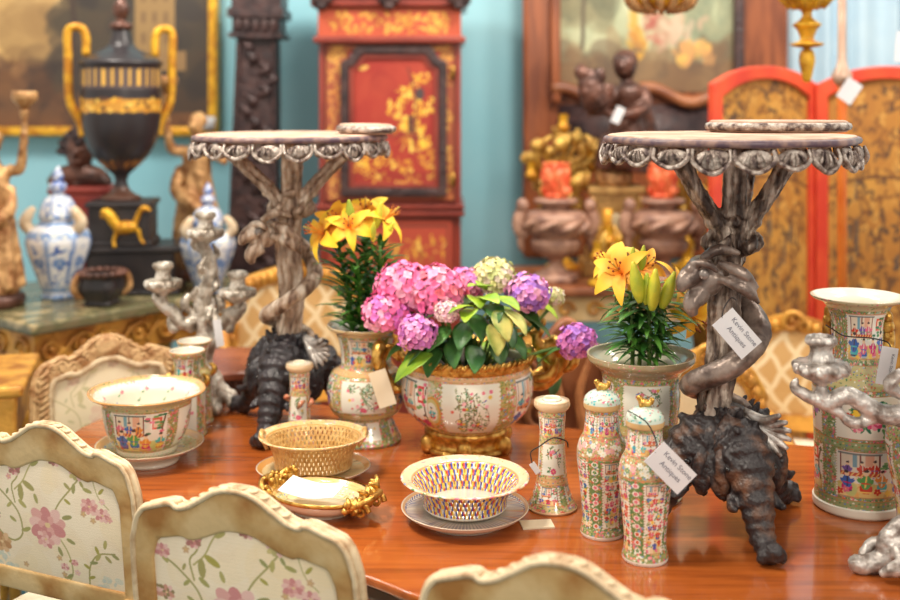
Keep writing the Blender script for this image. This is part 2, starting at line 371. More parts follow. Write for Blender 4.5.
def flowers(c, x0, y0, x1, y1, border=True):
    """dense bouquet of peonies, yellow blossoms and green leaves on white"""
    W, H = x1-x0, y1-y0; c.rect(x0, y0, x1, y1, (232, 228, 214)); m = min(W, H)
    for _ in range(70):
        a = rng.random()*6.3; q = rng.random()**.6; c.leaf(x0+W*(.5+.42*q*math.cos(a)), y0+H*(.5+.4*q*math.sin(a)), .17*m, rng.random()*6.3, rng.choice([(54, 128, 88), (36, 110, 84), (90, 150, 90), (110, 160, 90)]))
    for i, (fx, fy) in enumerate(((.5, .42), (.3, .6), (.7, .6), (.28, .28), (.74, .3), (.52, .78), (.16, .48), (.86, .5))): c.flower(x0+fx*W, y0+fy*H, m*(.17 if i == 0 else .11), [(214, 74, 120), (240, 200, 60), (236, 206, 70), PINK, (226, 130, 160), BLUE, RED, (170, 120, 190)][i], n=8, c2=[(236, 150, 170), None, None, (240, 190, 190), None, TURQ, None, None][i])
    if border: c.frame(x0, y0, x1, y1, .14, (196, 130, 96))
def birds(c, x0, y0, x1, y1, border=True, bg=WHITE):
    """blossoms, birds and butterflies on white"""
    W, H = x1-x0, y1-y0; c.rect(x0, y0, x1, y1, bg); m = min(W, H, 4.5)*.82
    for i in range(max(5, int(W*H/m/m*3))):
        a = (x0+rng.uniform(.2, .8)*W, y0+rng.uniform(.05, .3)*H); b = (x0+rng.uniform(.15, .85)*W, y0+rng.uniform(.6, .92)*H)
        b = (a[0]+(b[0]-a[0])*.5, a[1]+rng.uniform(.1, .42)*H); a, b = (a, b) if rng.random() < .5 else ((a[0], a[1]+.4*H), (b[0], min(b[1]+.42*H, y0+.94*H))); mid = ((a[0]+b[0])/2+rng.uniform(-.1, .1)*W, (a[1]+b[1])/2); c.line([a, mid, b], .035*m, (120, 96, 66), 5)
        for _ in range(7):
            t = rng.random(); c.leaf(a[0]+(b[0]-a[0])*t, a[1]+(b[1]-a[1])*t, .14*m, rng.random()*6.3, rng.choice([GREEN, (70, 130, 100), (130, 150, 80), (100, 120, 70)]))
    for _ in range(max(3, int(W*H/m/m*2.2))): c.flower(x0+rng.uniform(.14, .86)*W, y0+rng.uniform(.1, .9)*H, rng.uniform(.07, .12)*m, rng.choice([PINK, (226, 130, 160), (236, 180, 190), (230, 190, 80), (214, 90, 90)]))
    c.flower(x0+.5*W, y0+.14*H, .16*m, PINK, n=8, c2=(206, 66, 110))
    for _ in range(3):
        x, y = x0+rng.uniform(.25, .75)*W, y0+rng.uniform(.4, .85)*H; col = rng.choice([BLUE, (90, 120, 90), (120, 90, 80), TURQ])
        c.ell(x, y, .09*m, .04*m, col, .5); c.ell(x+.07*m, y+.05*m, .03*m, .03*m, col); c.line([(x-.06*m, y-.02*m), (x-.16*m, y-.08*m)], .03*m, col); c.ell(x-.02*m, y+.04*m, .06*m, .025*m, ORG, 1.2)
    if border: c.frame(x0, y0, x1, y1, .12, (206, 150, 110))
def band(c, y0, y1, bg, cols, step=.5, r=.14):
    c.rect(0, y0, c.w, y1, bg); n = max(4, int(c.w/step))
    for i in range(n): c.ell((i+.5)*c.w/n, (y0+y1)/2+(.12*(y1-y0) if i % 2 else -.12*(y1-y0)), r, r*.8, cols[i % len(cols)])
    c.line([(0, y0), (c.w, y0)], .1, (196, 128, 78)); c.line([(0, y1), (c.w, y1)], .1, (196, 128, 78))
FLCOL = [PINK, GREEN, WHITE, (206, 120, 80), (90, 130, 90), (226, 190, 110), (110, 140, 190)]

def resample(p, rows):
    d = np.r_[0, np.cumsum(np.linalg.norm(np.diff(p, axis=0), axis=1))]; t = np.linspace(0, d[-1], rows)
    return np.c_[np.interp(t, d, p[:, 0]), np.interp(t, d, p[:, 1])], d[-1]
def profile(prof, k=6):
    """smoothed outline; points marked with a third value 1 stay sharp corners"""
    segs = []; cur = []
    for q in prof:
        cur.append(q[:2])
        if len(q) > 2 and len(cur) > 1: segs.append(cur); cur = [q[:2]]
    if len(cur) > 1: segs.append(cur)
    out = []
    for s in segs: out.append(cr(s, k) if len(s) > 2 else np.linspace(s[0], s[1], 4))
    return np.concatenate([out[0]]+[o[1:] for o in out[1:]])
def pot_geo(prof, painter, ppcm=22, n=320, rows=200, thick=.005, depth=None, rfun=None, inner=(226, 222, 206), inner_painter=None, refr=None):
    """turned porcelain wall: painted outside by painter(canvas, z_to_y), glazed inside. returns V, F, colours"""
    p, L = resample(profile(prof), rows); dz = np.r_[0, np.cumsum(np.linalg.norm(np.diff(p, axis=0), axis=1))]
    rm = refr or float(np.mean(p[:, 0]))
    c = Cv(2*PI*rm*100, L*100, ppcm, WHITE)
    zy = lambda z: float(np.interp(z, np.maximum.accumulate(p[:, 1]), dz))*100
    painter(c, zy)
    th = np.linspace(0, 2*PI, n, endpoint=False)
    zb = p[0, 1]; zin = depth if depth is not None else zb+.012
    ins = p[::-1][(p[::-1][:, 1] > zin)]
    keep = np.linspace(0, len(ins)-1, 40).astype(int); ins = ins[keep]; ins = np.c_[np.maximum(ins[:, 0]-thick, .002), ins[:, 1]]
    ins = np.concatenate([ins, [[ins[-1, 0]*.5, zin], [.0005, zin]]])
    bot = np.array([[.0005, zb+.004], [max(p[0, 0]-.012, .001), zb+.004], [max(p[0, 0]-.006, .001), zb]])
    allp = np.concatenate([bot, p, ins])
    R, TH = np.meshgrid(allp[:, 0], th, indexing='ij'); Z = np.repeat(allp[:, 1][:, None], n, 1)
    if rfun is not None: R = R*rfun(TH, Z)
    V = np.stack([R*np.cos(TH), R*np.sin(TH), Z], -1).reshape(-1, 3)
    cb = np.tile(lin((228, 222, 208)), (3*n, 1))
    co = c.sample(np.tile(th/(2*PI), (rows, 1)), np.repeat(np.linspace(0, 1, rows)[:, None], n, 1)).reshape(-1, 3)
    ni = len(ins); ci = np.tile(lin(inner), (ni*n, 1))
    if inner_painter is not None:
        Li = np.r_[0, np.cumsum(np.linalg.norm(np.diff(ins, axis=0), axis=1))]
        c2 = Cv(2*PI*rm*100, Li[-1]*100, 14, inner); inner_painter(c2)
        ci = c2.sample(np.tile(th/(2*PI), (ni, 1)), np.repeat((Li/Li[-1])[:, None], n, 1)).reshape(-1, 3)
    return V, gridfaces(len(allp), n, True), np.concatenate([cb, co, ci])

# ================================================================ THE ROOM
WY = 5.35
def struct(name, VF, m, smooth=False): o = one(VF, name, m, smooth=smooth); o['kind'] = 'structure'; return o
struct('floor', box((.2, 2.4, -.03), (7.6, 6.4, .06)), MT['floor'])
struct('wall_back', box((.2, WY+.05, 1.75), (7.6, .1, 3.5)), MT['wall'])

def paint_grid(cv, x0, x1, z0, z1, y, nx, ny, bulge=0):
    u, v = np.meshgrid(np.linspace(0, 1, nx), np.linspace(0, 1, ny))
    V = np.stack([x0+(x1-x0)*u, np.full_like(u, y)-bulge*np.sin(PI*u)*np.sin(PI*v), z0+(z1-z0)*v], -1).reshape(-1, 3)
    return V, gridfaces(ny, nx), cv.sample(u, v).reshape(-1, 3)
def ring(outer, inner, y0, y1):
    """frame between two outlines (x, z), same count, closed, thick from y0 to y1"""
    o, i = np.asarray(outer, float), np.asarray(inner, float); n = len(o)
    def lay(p, y): return np.c_[p[:, 0], np.full(n, y), p[:, 1]]
    V = np.concatenate([lay(o, y0), lay(i, y0), lay(o, y1), lay(i, y1)]); F = []
    for a in range(n):
        b = (a+1) % n
        F += [(a, b, n+b, n+a), (2*n+a, 3*n+a, 3*n+b, 2*n+b), (a, 2*n+a, 2*n+b, b), (n+a, n+b, 3*n+b, 3*n+a)]
    return V, F
def rect_ring(x0, x1, z0, z1, wd, y0, y1):
    return ring([(x0, z0), (x1, z0), (x1, z1), (x0, z1)], [(x0+wd, z0+wd), (x1-wd, z0+wd), (x1-wd, z1-wd), (x0+wd, z1-wd)], y0, y1)

# ---- oil painting with a gilt frame on the wall (left)
def landscape():
    c = Cv(150, 110, 3, (150, 112, 66), False)
    for i in range(60): c.rect(0, 36+i*1.3, 150, 38+i*1.3, tuple(np.array((206, 168, 104))*(1-i/60)+np.array((190, 160, 116))*(i/60)))
    c.fog(0, 50, 110, 110, [(224, 186, 120), (206, 162, 96), (230, 200, 140)], 60, 6, 20, .25)
    c.rect(0, 0, 150, 34, (92, 62, 42)); c.fog(0, 4, 150, 34, [(110, 76, 48), (70, 50, 40), (136, 92, 56), (60, 48, 44)], 120, 3, 12, .35)
    c.fog(10, 30, 70, 38, [(150, 110, 70), (110, 80, 56)], 40, 1, 5, .5)
    c.fog(0, 34, 150, 110, [(150, 116, 72), (120, 92, 60)], 60, 6, 16, .3); c.rect(92, 8, 150, 84, (74, 58, 46)); c.fog(84, 20, 150, 110, [(58, 52, 46), (74, 64, 50), (50, 44, 42)], 150, 5, 14, .5)
    c.fog(54, 74, 92, 108, [(96, 82, 56), (80, 70, 52), (120, 100, 62)], 60, 2, 7, .5)
    c.line([(88, 10), (89, 50), (86, 84)], 2.5, (66, 52, 44), 4)
    c.rect(116, 38, 134, 78, (150, 120, 76)); c.rect(120, 78, 130, 88, (156, 126, 80)); c.rect(113, 30, 139, 40, (150, 118, 78))
    for i in range(3):
        for j in range(3): c.rect(119+i*5, 44+j*11, 121+i*5, 50+j*11, (120, 92, 62))
    for x in (12, 20, 34, 48): c.line([(x, 32), (x, 44)], .6, (90, 66, 48)); c.ell(x, 31, 3, 1.2, (100, 72, 50))
    return c
a = P(-130, 136, 5.3); b = P(219, -90, 5.3)
t = thing('framed_painting', 'large dark landscape painting in a gilt frame on the blue wall, behind the black urn', 'painting', (0, 5.3, 0))
bevel(one(rect_ring(a.x, b.x, a.z, b.z, .045, -.05, .03), 'frame', MT['yellow_gold'], t, False), .012)
MB().add(*[(lambda g: (g[:2], 0, g[2]))(paint_grid(landscape(), a.x+.04, b.x-.04, a.z+.04, b.z-.04, -.01, 240, 150))][0]).build('canvas', MT['paint'], t)
q = P(206, 123, 5.2); o = one(box((0, 0, 0), (.085, .006, .065)), 'caption_card', MT['white_card'], loc=q); o.rotation_euler = (0, .05, 0)
tag(o, 'small white card stuck in the lower right corner of the gilt painting frame', 'card')

# ---- dark carved obelisk pedestal
t = thing('pedestal', 'tall dark carved wooden pedestal standing against the blue wall left of the red cabinet', 'pedestal', (-.9, 5.0, 0)); t.rotation_euler = (0, .018, 0)
m = MB()
for z0, z1, w0, w1 in ((.12, 1.92, .24, .165),):
    V, F = box((0, 0, 0), (1, 1, 1)); V = V.copy()
    V = np.array([[v[0]*(w1 if v[2] > 0 else w0), v[1]*(w1 if v[2] > 0 else w0), z1 if v[2] > 0 else z0] for v in V]); m.add((V, F))
for s in (-1, 1): m.add(tube([(s*.115, -.125, .14), (s*.078, -.088, 1.9)], .012, 6, 1))
bevel(m.build('shaft', MT['dark_wood'], t, False), .006)
m = MB()
for i in range(34):
    z = .25+i*.048; wv = .06*math.sin(i*1.1); wd = .115-(z/1.92)*.035
    m.add(tube([(wv*.6, -wd-.0, z), (wv+.03, -wd-.012, z+.03), (wv-.02, -wd-.002, z+.06)], [.012, .02, .006], 6, 4))
m.build('carved_panel', MT['dark_wood'], t)
one(box((0, 0, .06), (.3, .3, .12)), 'base', MT['dark_wood'], t, False)
m = MB().add(box((0, 0, 1.955), (.21, .21, .09))).add(box((0, 0, 1.915), (.24, .24, .02))).add(box((0, 0, 2.015), (.25, .25, .04))).add(box((0, 0, 2.1), (.22, .22, .14)))
for i in range(5): m.add(ell((-.08+i*.04, -.11, 1.96), (.018, .014, .034), 8, 6))
bevel(m.build('capital', MT['dark_wood'], t, False), .006)

# ---- red lacquer cabinet
def gold_bits(c, x0, y0, x1, y1, n, s, cols=((226, 168, 60), (206, 140, 50), (232, 190, 84), (170, 100, 44))):
    for _ in range(n):
        x, y = rng.uniform(x0, x1), rng.uniform(y0, y1)
        c.ell(x, y, s*rng.uniform(.3, 1), s*rng.uniform(.2, .6), rng.choice(cols), rng.random()*3)
        if rng.random() < .4: c.line([(x, y), (x+rng.uniform(-1, 1)*s*2, y+rng.uniform(-1, 1)*s*2)], s*.18, rng.choice(cols))
def lacquer_panel():
    c = Cv(46, 64, 6, (158, 46, 34), False); c.fog(0, 0, 46, 64, [(168, 54, 40), (146, 40, 32), (178, 72, 46)], 60, 4, 10, .3)
    for x, y, r in ((30, 30, 7), (36, 22, 8), (24, 38, 4), (38, 38, 5), (31, 44, 5), (37, 50, 4), (18, 14, 5), (8, 12, 4), (28, 10, 4), (40, 12, 4), (10, 20, 4)):
        gold_bits(c, x-r, y-r*.8, x+r, y+r*.8, 26, r*.34, ((236, 186, 60), (222, 160, 50), (242, 206, 90), (180, 100, 40)))
    c.line([(33, 20), (34, 40), (30, 56)], .9, (110, 50, 36), 5); c.rect(30, 26, 33, 34, (90, 50, 40)); c.ell(36, 44, 2.2, 2.8, (74, 60, 60))
    c.ell(8, 56, 2.4, 1, (226, 180, 90), .3); c.rect(0, 0, 46, 8, (150, 48, 36)); gold_bits(c, 1, 1, 45, 9, 40, 1.5)
    c.line([(12, 24), (28, 25), (40, 23)], .7, (120, 60, 40), 5)
    return c
YC = 4.75
xa, xb = P(319, 0, YC).x, P(461, 0, YC).x; cx = (xa+xb)/2; hw = (xb-xa)/2
t = thing('lacquer_cabinet', 'red chinoiserie lacquer cabinet with gold painted door against the blue wall', 'cabinet', (cx, YC, 0))
zt = P(0, 40, YC).z; zd = P(0, 207, YC).z
red1 = mat('red_lacquer', (146, 60, 46), (124, 48, 38), 5, rough=.32, coat=.3); MT['red1'] = red1
m = MB().add(box((0, .19, zt/2), (2*hw, .34, zt)))
for z in (zd, zd-.03): m.add(box((0, .18, z), (2*hw+.03, .38, .02)))
for s in (-1, 1): m.add(box((s*(hw-.012), .01, (zd+zt)/2), (.024, .03, zt-zd)))
bevel(m.build('body', red1, t, False), .005)
c = Cv(62, 30, 5, (176, 70, 48), False); gold_bits(c, 4, 3, 58, 25, 150, 1.6); c.frame(2, 2, 60, 28, .8, (110, 50, 36))
g = paint_grid(c, -hw+.04, hw-.04, zd-.42, zd-.06, .01, 130, 70); MB().add(g[:2], 0, g[2]).build('lower_panel', MT['paint'], t)
# cornice, with carved mounts
c = Cv(62, 12, 6, (188, 82, 52), False); gold_bits(c, 6, 2, 56, 10, 130, 1.5, ((226, 172, 74), (210, 146, 58)))
g = paint_grid(c, -hw-.0, hw+.0, zt+.012, zt+.135, -.035, 140, 36); MB().add(g[:2], 0, g[2]).add(box((0, .17, zt+.07), (2*hw, .4, .13)), 0, lin((170, 66, 46))).build('frieze', MT['paint'], t)
m = MB().add(box((0, .17, zt), (2*hw+.04, .44, .03))).add(box((0, .17, zt+.16), (2*hw+.06, .46, .04))).add(box((0, .17, zt+.22), (2*hw+.1, .5, .07)))
bevel(m.build('cornice', red1, t, False), .008)
for x in (-hw*.93, 0, hw*.97):
    m = MB().add(ell((x, -.08, zt+.17), (.05, .03, .035), 12, 8)).add(ell((x, -.09, zt+.14), (.025, .02, .02), 10, 6)); m.build('carved_mount', MT['dark_wood'], t)
# door
d0, d1 = P(341, 0, YC).x-cx, P(447, 0, YC).x-cx; dz0, dz1 = P(0, 196, YC).z, P(0, 46, YC).z
c = Cv(62, 78, 5, (160, 80, 54), False)
for x0, x1, y0, y1 in ((0, 9, 0, 78), (53, 62, 0, 78), (0, 62, 70, 78), (0, 14, 60, 78), (48, 62, 60, 78)): gold_bits(c, x0+1, y0+1, x1-1, y1-1, int((x1-x0)*(y1-y0)*.22), 1.2, ((222, 164, 70), (206, 128, 60), (230, 180, 90)))
g = paint_grid(c, -hw+.03, hw-.03, zd+.03, zt-.02, -.0, 150, 180)
dr = MB().add(g[:2], 0, g[2]).add(box((0, .012, (zd+zt)/2), (2*hw-.06, .02, zt-zd-.05)), 0, lin((176, 66, 46))).build('door', MT['paint'], t)
def arched(x0, x1, z0, z1, cut):
    return [(x0, z0), (x1, z0), (x1, z1-cut), (x1-cut*.45, z1-cut*.8), (x1-cut, z1), (x0+cut, z1), (x0+cut*.45, z1-cut*.8), (x0, z1-cut)]
g = paint_grid(lacquer_panel(), d0+.03, d1-.03, dz0+.03, dz1-.02, -.008, 150, 190); MB().add(g[:2], 0, g[2]).build('painted_panel', MT['paint'], dr)
bevel(one(ring(arched(d0, d1, dz0, dz1, .07), arched(d0+.035, d1-.035, dz0+.035, dz1-.035, .06), -.03, .005), 'moulding', MT['dark_wood'], dr, False), .006)
bevel(one(ring(arched(d0+.036, d1-.036, dz0+.036, dz1-.036, .06), arched(d0+.055, d1-.055, dz0+.055, dz1-.055, .05), -.02, .005), 'inner_moulding', red1, dr, False), .003)
for s in (-1, 1):
    m = MB().add((np.array([(s*(hw-.06), 0, zt-.03), (s*(hw-.06), 0, zt-.1), (s*(hw-.16), 0, zt-.03)])+np.array((0, -.006, 0)), [(0, 1, 2)]))
for z in (zt-.14, zd+.12): one(tube([(hw-.035, -.012, z-.03), (hw-.035, -.012, z+.03)], .007, 8, 1), 'hinge', MT['gilt'], t)

# ---- tall brown panel with an inset figure painting
YB = 5.15
def romance():
    c = Cv(90, 66, 4, (140, 138, 104), False)
    c.fog(0, 20, 90, 66, [(196, 198, 160), (172, 180, 146), (206, 200, 160), (150, 160, 130)], 110, 5, 16, .35)
    c.fog(0, 30, 26, 66, [(110, 112, 84), (90, 92, 70), (130, 124, 92)], 60, 4, 11, .4); c.fog(66, 12, 90, 44, [(120, 130, 104), (146, 148, 116)], 40, 4, 10, .4)
    c.rect(0, 0, 90, 12, (112, 86, 62)); c.fog(0, 0, 90, 18, [(120, 92, 64), (96, 78, 60), (140, 112, 76)], 60, 4, 10, .45)
    c.line([(12, 18), (14, 46), (24, 62)], 2, (90, 80, 62), 4)
    c.fog(34, 14, 46, 34, [(196, 150, 60), (184, 126, 54), (200, 170, 96)], 20, 1.5, 3.6, .75); c.fog(42, 20, 54, 40, [(178, 100, 84), (186, 130, 106), (160, 84, 70)], 20, 1.5, 3.6, .65)
    c.fog(52, 16, 76, 30, [(196, 172, 146), (186, 156, 130), (176, 140, 114)], 28, 1.5, 4, .7); c.fog(54, 24, 64, 46, [(200, 178, 152), (190, 164, 134)], 16, 1.5, 3.4, .7)
    c.fog(60, 10, 80, 20, [(226, 180, 90), (206, 150, 90)], 20, 2, 4, .6)
    for x, y in ((44, 40), (58, 48), (50, 42)): c.ell(x, y, 2.6, 3, (196, 152, 120)); c.ell(x, y+2.4, 2.8, 1.8, (120, 74, 50))
    return c
x0, x1 = P(523, 0, YB).x, P(789, 0, YB).x; z0, z1 = P(0, 259, YB).z, P(0, -130, YB).z
t = thing('overmantel_panel', 'tall brown wooden panel with an inset oil painting of figures, behind the bronze figure', 'panel', (0, YB, 0))
zi0, zi1 = P(0, 92, YB).z, P(0, -70, YB).z; xi0, xi1 = P(559, 0, YB).x, P(733, 0, YB).x
m = MB().add(box(((x0+x1)/2, .03, (z0+z1)/2), (x1-x0, .06, z1-z0))); bevel(m.build('board', MT['brown_wood'], t, False), .02)
g = paint_grid(romance(), xi0, xi1, zi0, zi1, -.005, 180, 130); MB().add(g[:2], 0, g[2]).build('canvas', MT['paint'], t)
for xx in (xi0-.02, xi1+.02): bevel(one(box((xx, -.02, (zi0+zi1)/2), (.045, .06, zi1-zi0+.1)), 'upright_moulding', MT['dark_wood'] if xx > .5*xi1 and xx > .9 else MT['brown_wood'], t, False), .01)
xs = np.linspace(xi0-.04, xi1+.04, 21)
one(tube([(x, -.03, zi0-.015+.035*math.cos((x-xi0)/(xi1-xi0)*4*PI)) for x in xs], .03, 10, 2), 'sill_moulding', MT['walnut'], t)
m = MB().add(box(((xi0+xi1)/2, -.005, zi0-.2), (xi1-xi0, .03, .28)))
m.add(tube([(x, -.02, zi0-.3+.02*math.sin(x*9)) for x in xs], .016, 8, 2)); m.build('dark_rail', MT['dark_wood'], t)

# ---- leather folding screen
def leather():
    c = Cv(44, 120, 4.5, (186, 130, 56), False); c.fog(0, 0, 44, 120, [(196, 140, 60), (170, 112, 48), (206, 156, 72), (160, 104, 46)], 130, 3, 10, .3)
    for _ in range(760):
        x, y = rng.uniform(2, 42), rng.uniform(2, 118); a = rng.random()*6.3; r = rng.uniform(.8, 2.4)
        c.line([(x, y), (x+r*math.cos(a), y+r*math.sin(a)), (x+r*math.cos(a+1.3)*1.4, y+r*math.sin(a+1.3)*1.4)], rng.uniform(.35, 1.0), rng.choice([(112, 74, 42), (92, 68, 48), (130, 84, 42), (204, 154, 76)]), 4)
    for _ in range(60):
        x, y = rng.uniform(4, 40), rng.uniform(8, 88); c.line([(x, y), (x+rng.uniform(-1, 1), y+rng.uniform(3, 8))], rng.uniform(.6, 1.4), rng.choice([(84, 76, 70), (100, 70, 46), (120, 84, 50)]), 1, .8)
    c.line([(0, 92), (44, 92)], .7, (110, 72, 40)); c.line([(0, 30), (44, 30)], .5, (120, 80, 44))
    return c
t = thing('folding_screen', 'gilt leather folding screen with arched red borders at right', 'screen', (0, 0, 0))
redscr = mat('red_screen_border', (206, 64, 44), (224, 88, 52), 6, rough=.4)
def arch(w, h, rise, n=14):
    pts = [(0, 0), (w, 0)]
    for i in range(n+1):
        u = 1-i/n; pts.append((w*u, h-rise+rise*math.sin(PI*min(max((u-.04)/.92, 0), 1))**.6))
    return pts
for (pA, YA), (pB, YB2) in (((711, 4.15), (815, 4.42)), ((817, 4.40), (962, 4.10))):
    A, B = P(pA, 0, YA), P(pB, 0, YB2); d = B-A; d.z = 0; wd = d.length; ang = math.atan2(d.y, d.x)
    h = CZ-(66-HY)/FPX*(YA+YB2)/2
    outer = arch(wd, h, .07); inner = [(.045, .06), (wd-.045, .06)]+[(.045+(p[0]/wd)*(wd-.09), p[1]-.05) for p in arch(wd, h, .07)[2:]]
    c = leather(); u, v = np.meshgrid(np.linspace(0, 1, 120), np.linspace(0, 1, 260)); top = np.interp(u, np.linspace(0, 1, 15), [p[1] for p in inner[2:]][::-1])
    V = np.stack([.04+u*(wd-.08), np.zeros_like(u), .05+v*(top-.04)], -1).reshape(-1, 3)
    Mx = Matrix.Translation((A.x, A.y, 0)) @ Matrix.Rotation(ang, 4, 'Z')
    pn = MB().add((V, gridfaces(260, 120)), 0, c.sample(u, v).reshape(-1, 3)).build('leather_panel', MT['paint'], t); pn.matrix_local = Mx
    fr = bevel(one(ring(outer, inner, -.018, .018), 'border', redscr, pn, False), .005)
# ---- pale blue curtain on the wall at upper right
cu_ = np.linspace(0, 1, 220); cx0, cx1 = P(770, 0, 5.27).x, P(960, 0, 5.27).x; cv_ = np.linspace(0, 1, 12)
U_, W_ = np.meshgrid(cu_, cv_); Vc = np.stack([cx0+(cx1-cx0)*U_, 5.27-.025*np.sin(U_*52+np.sin(U_*17)*1.3)-.012*np.sin(U_*23), .05+3.3*W_], -1).reshape(-1, 3)
o = one((Vc, gridfaces(12, 220)), 'curtain', mat('pale_blue_cloth', (186, 208, 220), (174, 200, 216), 4, rough=.9)); o.modifiers.new('s', 'SOLIDIFY').thickness = .004
tag(o, 'pale blue curtain hanging in soft folds behind the folding screen at upper right', 'curtain')
# ---- brass pole with price card
t = thing('lamp_pole', 'slender pole, silvered above and orange below, standing before the folding screen', 'pole', (P(842, 0, 3.95).x, 3.95, 0))
one(lathe([(.16, 0), (.16, .02), (.03, .05), (.015, .08)], 32), 'foot', MT['old_gold'], t)
one(lathe([(.016, .06), (.017, 1.68), (.016, 1.7)], 16), 'lower_pole', mat('orange_lacquer', (222, 110, 40), (232, 134, 56), 8, rough=.3), t)
one(lathe([(.02, 1.68), (.034, 1.7), (.036, 1.72), (.02, 1.75), (.015, 1.78), (.014, 2.6)], 20), 'upper_pole', mat('pale_bronze_pole', (208, 178, 156), (184, 150, 130), 8, rough=.3, metal=.3), t)

def scroll(c, r0, turns, rad, plane='xz', n=14, sgn=1, a0=0, y=0):
    pts = []
    for i in range(n):
        t_ = i/(n-1); a = a0+sgn*t_*turns*2*PI; r = r0*(1-.85*t_); p = (r*math.cos(a), 0, r*math.sin(a)) if plane == 'xz' else (r*math.cos(a), r*math.sin(a), 0)
        pts.append(np.array(p)+np.asarray(c, float))
    return tube(pts, np.linspace(rad, rad*.5, n), 7, 3)
# ---- hanging gilt things at the top edge
q = P(807, 44, 3.6)
t = thing('hanging_pendant', 'turned gilt wood pendant hanging at the top right above the screen', 'lantern', q)
one(lathe([(.001, -.125), (.012, -.12), (.02, -.085), (.026, -.05), (.02, -.022), (.01, -.015), (.04, -.008), (.055, 0), (.03, .008), (.022, .02), (.034, .05), (.046, .062), (.03, .075), (.016, .09), (.02, .11), (.05, .118), (.075, .15), (.085, .19), (.07, .21)], 40, k=3), 'turned_drop', MT['yellow_gold'], t)
m = MB()
for i in range(9):
    a = i*2*PI/9; m.add(ell((.075*math.cos(a), .075*math.sin(a), .205), (.034, .034, .03), 10, 8)).add(tube([(.05*math.cos(a), .05*math.sin(a), .12), (.085*math.cos(a), .085*math.sin(a), .17)], [.012, .02], 7, 3))
m.build('bosses', MT['yellow_gold'], t)
one(lathe([(.06, .2), (.03, .26), (.012, .3), (.008, 1.6)], 16), 'stem', MT['yellow_gold'], t)
q = P(661, 0, 3.7)
t = thing('chandelier', 'carved gilt crown-like lamp hanging at the top edge above the painting', 'lantern', q)
one(lathe([(.001, -.035), (.06, -.03), (.1, -.01), (.115, .03), (.1, .06)], 40, lambda T, Z: 1+.06*np.cos(12*T), 4), 'bowl', MT['yellow_gold'], t)
m = MB()
for i in range(14):
    a = i*2*PI/14; m.add(tube([(.05*math.cos(a), .05*math.sin(a), -.04), (.1*math.cos(a), .1*math.sin(a), -.02), (.13*math.cos(a), .13*math.sin(a), .03)], [.008, .014, .006], 6, 3))
m.build('leaf_border', MT['old_gold'], t); one(tube([(0, 0, .05), (0, 0, 1.2)], .008, 8, 1), 'chain', MT['old_gold'], t)

# ================================================================ LEFT CONSOLE AND WHAT STANDS ON IT
def R2(a): return np.array((math.cos(a), math.sin(a)))
ca = math.radians(52); co = np.array((-1.39, 3.70)); du, dv = R2(ca), R2(ca+PI/2)
t = thing('console_table', 'carved gilt console table with dark marble top at far left', 'table', (co[0], co[1], 0), ca)
LZ = .88
o = bevel(one(box((.55, .38, LZ-.02), (1.16, .8, .04)), 'marble_top', MT['marble'], t, False), .01)
fr = bevel(one(box((.55, .39, LZ-.105), (1.08, .72, .13)), 'frieze', MT['gilt_wood'], t, False), .004)
for i in range(9):
    x = .07+i*.12; m = MB().add(scroll((x, .025, LZ-.105), .042, 1.4, .011, sgn=1 if i % 2 else -1)); m.add(ell((x, .028, LZ-.105), (.014, .014, .014), 8, 6)); m.add(tube([(x-.04, .027, LZ-.105), (x, .03, LZ-.105)], .006, 6, 1)); m.build('rosette', MT['gilt_wood'], fr)
    m = MB().add(tube([(x+.03, .026, LZ-.14), (x+.06, .02, LZ-.105), (x+.09, .026, LZ-.07)], .008, 6, 4)); m.build('leaf_carving', MT['gilt_wood'], fr)
for i in range(5):
    y = .1+i*.14; V, F = scroll((0, 0, 0), .042, 1.4, .011); V = np.c_[V[:, 1]+.008, V[:, 0]+y, V[:, 2]+LZ-.105]; one((V, F), 'rosette', MT['gilt_wood'], fr)
for i, (x, y) in enumerate(((.06, .07), (1.04, .07), (.06, .7), (1.04, .7))):
    one(lathe([(.04, 0), (.05, .03), (.025, .1), (.03, .3), (.05, .55), (.035, .66), (.055, LZ-.17)], 16, k=4), 'leg', MT['gilt_wood'], t, loc=(x, y, 0))

